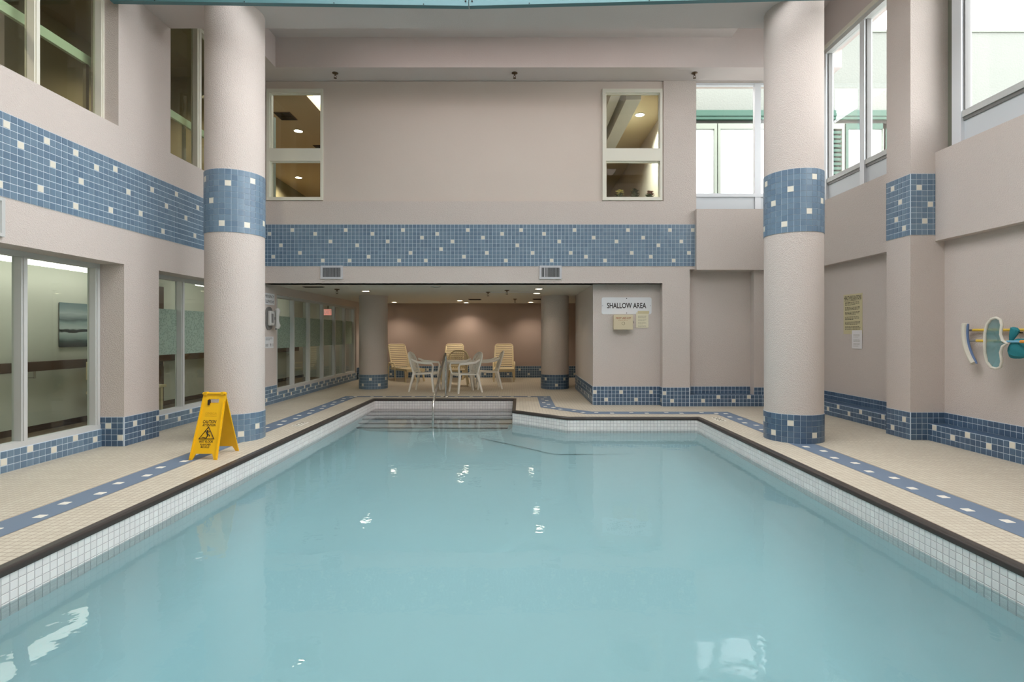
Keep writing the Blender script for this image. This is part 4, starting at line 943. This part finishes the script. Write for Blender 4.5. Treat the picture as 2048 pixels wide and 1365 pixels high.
# ------------------------------------------------------------------ garden furniture
def copy_tree(o, parent=None):
    c = o.copy(); C.objects.link(c)
    if parent: c.parent = parent
    for ch in list(o.children): copy_tree(ch, c)
    return c
def make_chair(lattice=False):
    """resin armchair, front towards -y"""
    c = empty('garden_chair'); P_ = M['tan_plastic'] if lattice else M['plastic']
    bm = bmesh.new(); nx, ny = 8, 8; g = {}
    for i in range(nx+1):
        for j in range(ny+1):
            u = i/nx*2-1; v = j/ny*2-1; wd = .245-.025*v
            z = .415-.018*(1-u*u)*(1-v*v)-.012*(v+1)-(.03*max(0, -v-.75)/.25)
            g[i, j] = (u*wd, .23*v, z)
    tv = {k: bm.verts.new(p) for k, p in g.items()}; bv = {k: bm.verts.new((p[0], p[1], p[2]-.022)) for k, p in g.items()}
    for i in range(nx):
        for j in range(ny):
            bm.faces.new([tv[i, j], tv[i+1, j], tv[i+1, j+1], tv[i, j+1]]); bm.faces.new([bv[i, j+1], bv[i+1, j+1], bv[i+1, j], bv[i, j]])
    edge = [(i, 0) for i in range(nx)]+[(nx, j) for j in range(ny)]+[(i, ny) for i in range(nx, 0, -1)]+[(0, j) for j in range(ny, 0, -1)]
    for a, b_ in zip(edge, edge[1:]+edge[:1]): bm.faces.new([tv[a], tv[b_], bv[b_], bv[a]])
    obj('seat', bm, P_, c, smooth=True)
    for sx in (-1, 1):
        lg = bmesh.new(); obox(lg, (sx*.235, -.20, .41), (sx*.275, -.25, 0), .065, .045, up=(0, 1, 0), w1=.036, d1=.03); obj('leg', lg, P_, c)
        lg = bmesh.new(); obox(lg, (sx*.20, .20, .41), (sx*.245, .30, 0), .06, .05, up=(0, 1, 0), w1=.036, d1=.03); obj('leg', lg, P_, c)
        ar = bmesh.new(); tube(ar, [(sx*.235, -.21, .40), (sx*.268, -.235, .56), (sx*.275, -.21, .615), (sx*.28, -.05, .625), (sx*.275, .12, .64), (sx*.25, .25, .70)], [.02, .02, .024, .027, .026, .02], 8, flat=.55, up=(1, 0, 0))
        obj('armrest', ar, P_, c, smooth=True)
    N = 14; arch = []
    for k in range(N+1):
        a = PI*k/N; u = -math.cos(a)*.235; zz = .415+.22+.21*math.sin(a)**.7 if 0 < k < N else .415+.2
        arch.append((u, zz))
    def bp(u, z): return (u*(1-.1*(z-.4)), .205+(z-.4)*.30-(.06*(1-(u/.24)**2))*-1*.4, z)
    full = [(-.215, .40)]+arch+[(.215, .40)]
    bk = bmesh.new(); tube(bk, [bp(u, z) for u, z in full], .019, 8, up=(0, 1, 0)); back = obj('backrest', bk, P_, c, smooth=True)
    if lattice:
        for i in range(9):
            u = -.19+.0475*i; zt = .635+.2*max(0, 1-(u/.235)**2)**.5
            sb = bmesh.new(); obox(sb, bp(u, .40), bp(u, zt), .026, .008, up=(0, 1, 0)); obj('slat', sb, P_, back)
        for z in [.44+.052*k for k in range(8)]:
            wd = .205 if z < .64 else .205*max(.1, 1-((z-.63)/.2)**2)**.5
            sb = bmesh.new(); obox(sb, bp(-wd, z), bp(wd, z), .008, .024, up=(0, 0, 1)); obj('slat', sb, P_, back)
    else:
        for i in range(7):
            u = -.165+.055*i; zt = .635+.2*max(0, 1-(u/.235)**2)**.5
            sb = bmesh.new(); obox(sb, bp(u*.85, .40), bp(u, zt), .019, .009, up=(0, 1, 0), w1=.022); obj('slat', sb, P_, back)
        sb = bmesh.new(); obox(sb, bp(-.2, .45), bp(.2, .45), .01, .03, up=(0, 0, 1)); obj('slat', sb, P_, back)
    return c
ch = make_chair(); lat = make_chair(True)
spots = [(ch, -1.99, 11.79, 1.45, 'white resin armchair at the table, the one nearest the left alcove column'), (None, -1.12, 11.55, -1.1, 'white resin armchair in front of the table, its slatted back turned to the pool'),
         (None, -.67, 12.33, -1.4, 'white resin armchair at the table, the one nearest the right lounger'), (lat, -1.45, 13.1, .0, 'cream resin armchair with lattice back behind the table')]
for o, x, y, rz, lab in spots:
    o = o or copy_tree(ch); o.location = (x, y, 0); o.rotation_euler = (0, 0, rz)
    tag(o, lab, 'chair', 'chairs around the alcove table')
t = tag(empty('garden_table', (-1.34, 12.43, 0), .03), 'low square white resin table between the four armchairs', 'table')
obj('table_top', B(-.36, .36, -.36, .36, .60, .632, bev=.012), M['plastic'], t)
obj('apron', wall_bm(-.33, .33, .55, .602, [(-.30, .30, .54, .57)], -.33, .33), M['plastic'], t)
for sx in (-1, 1):
    for sy in (-1, 1):
        lg = bmesh.new(); obox(lg, (sx*.29, sy*.29, .6), (sx*.33, sy*.33, 0), .09, .07, up=(0, 1, 0), w1=.05, d1=.045); obj('leg', lg, M['plastic'], t)
def make_lounger():
    """resin chaise, foot end towards -y, hinge at the origin in y"""
    c = empty('sun_lounger'); P = M['tan_plastic']; wd = .25
    for sx in (-1, 1):
        sr = bmesh.new(); obox(sr, (sx*wd, .1, .31), (sx*wd, -.95, .31), .03, .06); obj('side_rail', sr, P, c)
        ar = bmesh.new(); tube(ar, [(sx*(wd+.035), -.28, 0), (sx*(wd+.035), -.25, .40), (sx*(wd+.035), -.20, .45), (sx*(wd+.035), .12, .46), (sx*(wd+.03), .16, .42), (sx*(wd+.035), .22, 0)], .022, 8, up=(1, 0, 0)); obj('armrest', ar, P, c, smooth=True)
        lg = bmesh.new(); obox(lg, (sx*(wd-.01), -.84, .32), (sx*(wd+.01), -.90, 0), .06, .045, up=(0, 1, 0), w1=.034, d1=.03); obj('leg', lg, P, c)
        bs = bmesh.new(); tube(bs, [(sx*wd, .0, .31), (sx*wd, .16, .64), (sx*(wd-.01), .29, .91)], .022, 8, up=(1, 0, 0)); obj('back_rail', bs, P, c, smooth=True)
    for k in range(12):
        f = (k+.5)/12; y = .02+.28*f; z = .34+.60*f
        sb = bmesh.new(); obox(sb, (-wd+.01, y, z), (wd-.01, y, z), .012, .035, up=(0, .42, .9)); obj('slat', sb, P, c)
    cap = bmesh.new(); tube(cap, [(-wd+.01, .295, .92), (-wd+.05, .305, .95), (wd-.05, .305, .95), (wd-.01, .295, .92)], .02, 8, up=(0, 1, 0)); obj('back_cap', cap, P, c, smooth=True)
    for k in range(14):
        y = -.02-.068*k; sb = bmesh.new(); obox(sb, (-wd+.01, y, .325), (wd-.01, y, .325), .05, .018); obj('slat', sb, P, c)
    fe = bmesh.new(); obox(fe, (-wd-.01, -.955, .30), (wd+.01, -.955, .30), .022, .075); obj('foot_panel', fe, P, c)
    return c
lo = make_lounger()
for o, x, y, rz, lab in ((lo, -.36, 14.92, 0.02, 'sand coloured sun lounger by the back wall near the right alcove column'), (None, -1.76, 14.95, .0, 'sand coloured sun lounger by the back wall behind the table and chairs'), (None, -3.17, 14.75, .62, 'sand coloured sun lounger by the back wall half hidden by the left alcove column')):
    o = o or copy_tree(lo); o.location = (x, y, 0); o.rotation_euler = (0, 0, rz); tag(o, lab, 'lounger', 'loungers along the alcove back wall')

# ------------------------------------------------------------------ pool tools hanging on the right wall
def rw(px, py, x): 
    y = x*FPX/(px-CX); return Vector((x, y, 1.25-(py-CY)*y/FPX))
# wall clips
zU, zL = 1.29, 1.175
up = tag(empty('telescopic_pole', (4.985, 5.90, zU)), 'yellow telescopic pole hanging above the brush pole on the wall', 'pole')
obj('pole', tube(bmesh.new(), [(0, -.0, 0), (0, -4.2, -.02)], .015, 10), M['pole'], up, smooth=True)
obj('tip', tube(bmesh.new(), [(0, .06, 0), (0, 0, 0)], .011, 8), M['phone_dark'], up)
for y in (-.55, -2.6): obj('hook', tube(bmesh.new(), [(.025, y, -.03), (.0, y, -.03), (-.03, y, -.01), (-.03, y, .02)], .006, 6), M['dark'], up)
pb = tag(empty('pool_brush', (4.93, 5.84, zL)), 'curved pool brush with white bristles on a yellow pole', 'brush')
obj('pole', tube(bmesh.new(), [(0, -.05, 0), (0, -3.9, -.02)], .015, 10), M['pole'], pb, smooth=True)
obj('clip', tube(bmesh.new(), [(0, .03, 0), (0, -.08, 0)], .012, 8), M['phone_dark'], pb)
cvs = [(0, .075-.10*abs(k/8)**2.0+.0, k/8) for k in range(-8, 9)]
hd = bmesh.new(); bl_ = bmesh.new()
pa, pbk = [], []
for k in range(-8, 9):
    f_ = k/8; z = -.03+.215*-f_; y = .055-.05*f_*f_ - .055*f_
    pa.append((0, y, z)); pbk.append((-.004, y+.034, z+.002))
tube(hd, pa, [.008]+[.013]*15+[.008], 8, up=(1, 0, 0)); obj('brush_back', hd, M['blue_plastic'], pb, smooth=True)
tube(bl_, pbk, .032, 8, up=(1, 0, 0)); obj('bristle', bl_, M['bristle'], pb, smooth=True)
for y in (-.62, -2.4): obj('hook', tube(bmesh.new(), [(.078, y, -.03), (.0, y, -.03), (-.03, y, -.01), (-.03, y, .02)], .006, 6), M['dark'], pb)
sn = tag(empty('skimmer_net', (4.815, 5.40, zL)), 'teal leaf skimmer net with white oval frame hanging over the yellow poles', 'net')
# frame: an elongated loop notched where the handle joins; local y is along the wall (towards camera is -y)
loop = []
half = [(.10, .0), (.105, .10), (.095, .19), (.055, .245), (.0, .255), (-.05, .235), (-.075, .18), (-.075, .09), (-.10, .03), (-.15, .0)]
loop = [(y, z) for y, z in half]+[(y, -z) for y, z in half[-2:0:-1]]
def fx(y, z): return (-.02-.15*(y+.10)*0-.03*math.cos(z*6), y, z-.02)
lp = []
for i in range(len(loop)):
    a, b_ = loop[i], loop[(i+1) % len(loop)]
    for q in (0, .5): lp.append((a[0]+(b_[0]-a[0])*q, a[1]+(b_[1]-a[1])*q))
obj('frame', tube(bmesh.new(), [fx(*p_) for p_ in lp], .013, 8, up=(1, 0, 0), closed=True), M['bristle'], sn, smooth=True)
bm = bmesh.new(); m_ = len(lp); rgs = []
cy_, cz_ = .0, .0
for k, (sc_, dx) in enumerate(((1, 0), (.8, .025), (.55, .05), (.25, .06))):
    rgs.append([bm.verts.new(Vector(fx(cy_+(p_[0]-cy_)*sc_, cz_+(p_[1]-cz_)*sc_))+Vector((dx+.006*math.sin(i*1.7+k), 0, 0))) for i, p_ in enumerate(lp)])
for A, Bq in zip(rgs, rgs[1:]):
    for i in range(m_): bm.faces.new([A[i], A[(i+1) % m_], Bq[(i+1) % m_], Bq[i]])
bm.faces.new(rgs[-1]); obj('net_bag', bm, M['net_sheer'], sn, smooth=True)
# loose net hanging past the handle
def fold(pts, rad, pleat):
    bm = tube(bmesh.new(), pts, rad, 20, flat=.55, up=(1, 0, 0))
    bm.verts.ensure_lookup_table()
    for i, v in enumerate(bm.verts):
        k = i//20; c_ = Vector(pts[k]); v.co = c_+(v.co-c_)*(1+pleat*(1 if i % 2 else -1)*min(1, k/3))
    return bm
pr = [(Vector((.03, -.105-.019*k, -.02-.013*k)), .018+.088*math.sin(PI*(k/9)**.75)) for k in range(10)]
obj('net_fold', fold([p_ for p_, _ in pr], [r_ for _, r_ in pr], .07), M['net'], sn, smooth=True)
obj('net_fold', fold([(.02, -.11, -.01), (.02, -.125, .04), (.02, -.145, .085), (.02, -.16, .12), (.02, -.165, .135)], [.014, .03, .042, .045, .02], .08), M['net'], sn, smooth=True)
obj('handle', tube(bmesh.new(), [(-.03, -.12, 0), (-.03, -.27, 0)], .011, 8), M['sky_plastic'], sn, smooth=True)
obj('pole', tube(bmesh.new(), [(-.03, -.27, 0), (-.03, -.40, 0)], .015, 8), M['orange_tip'], sn, smooth=True)
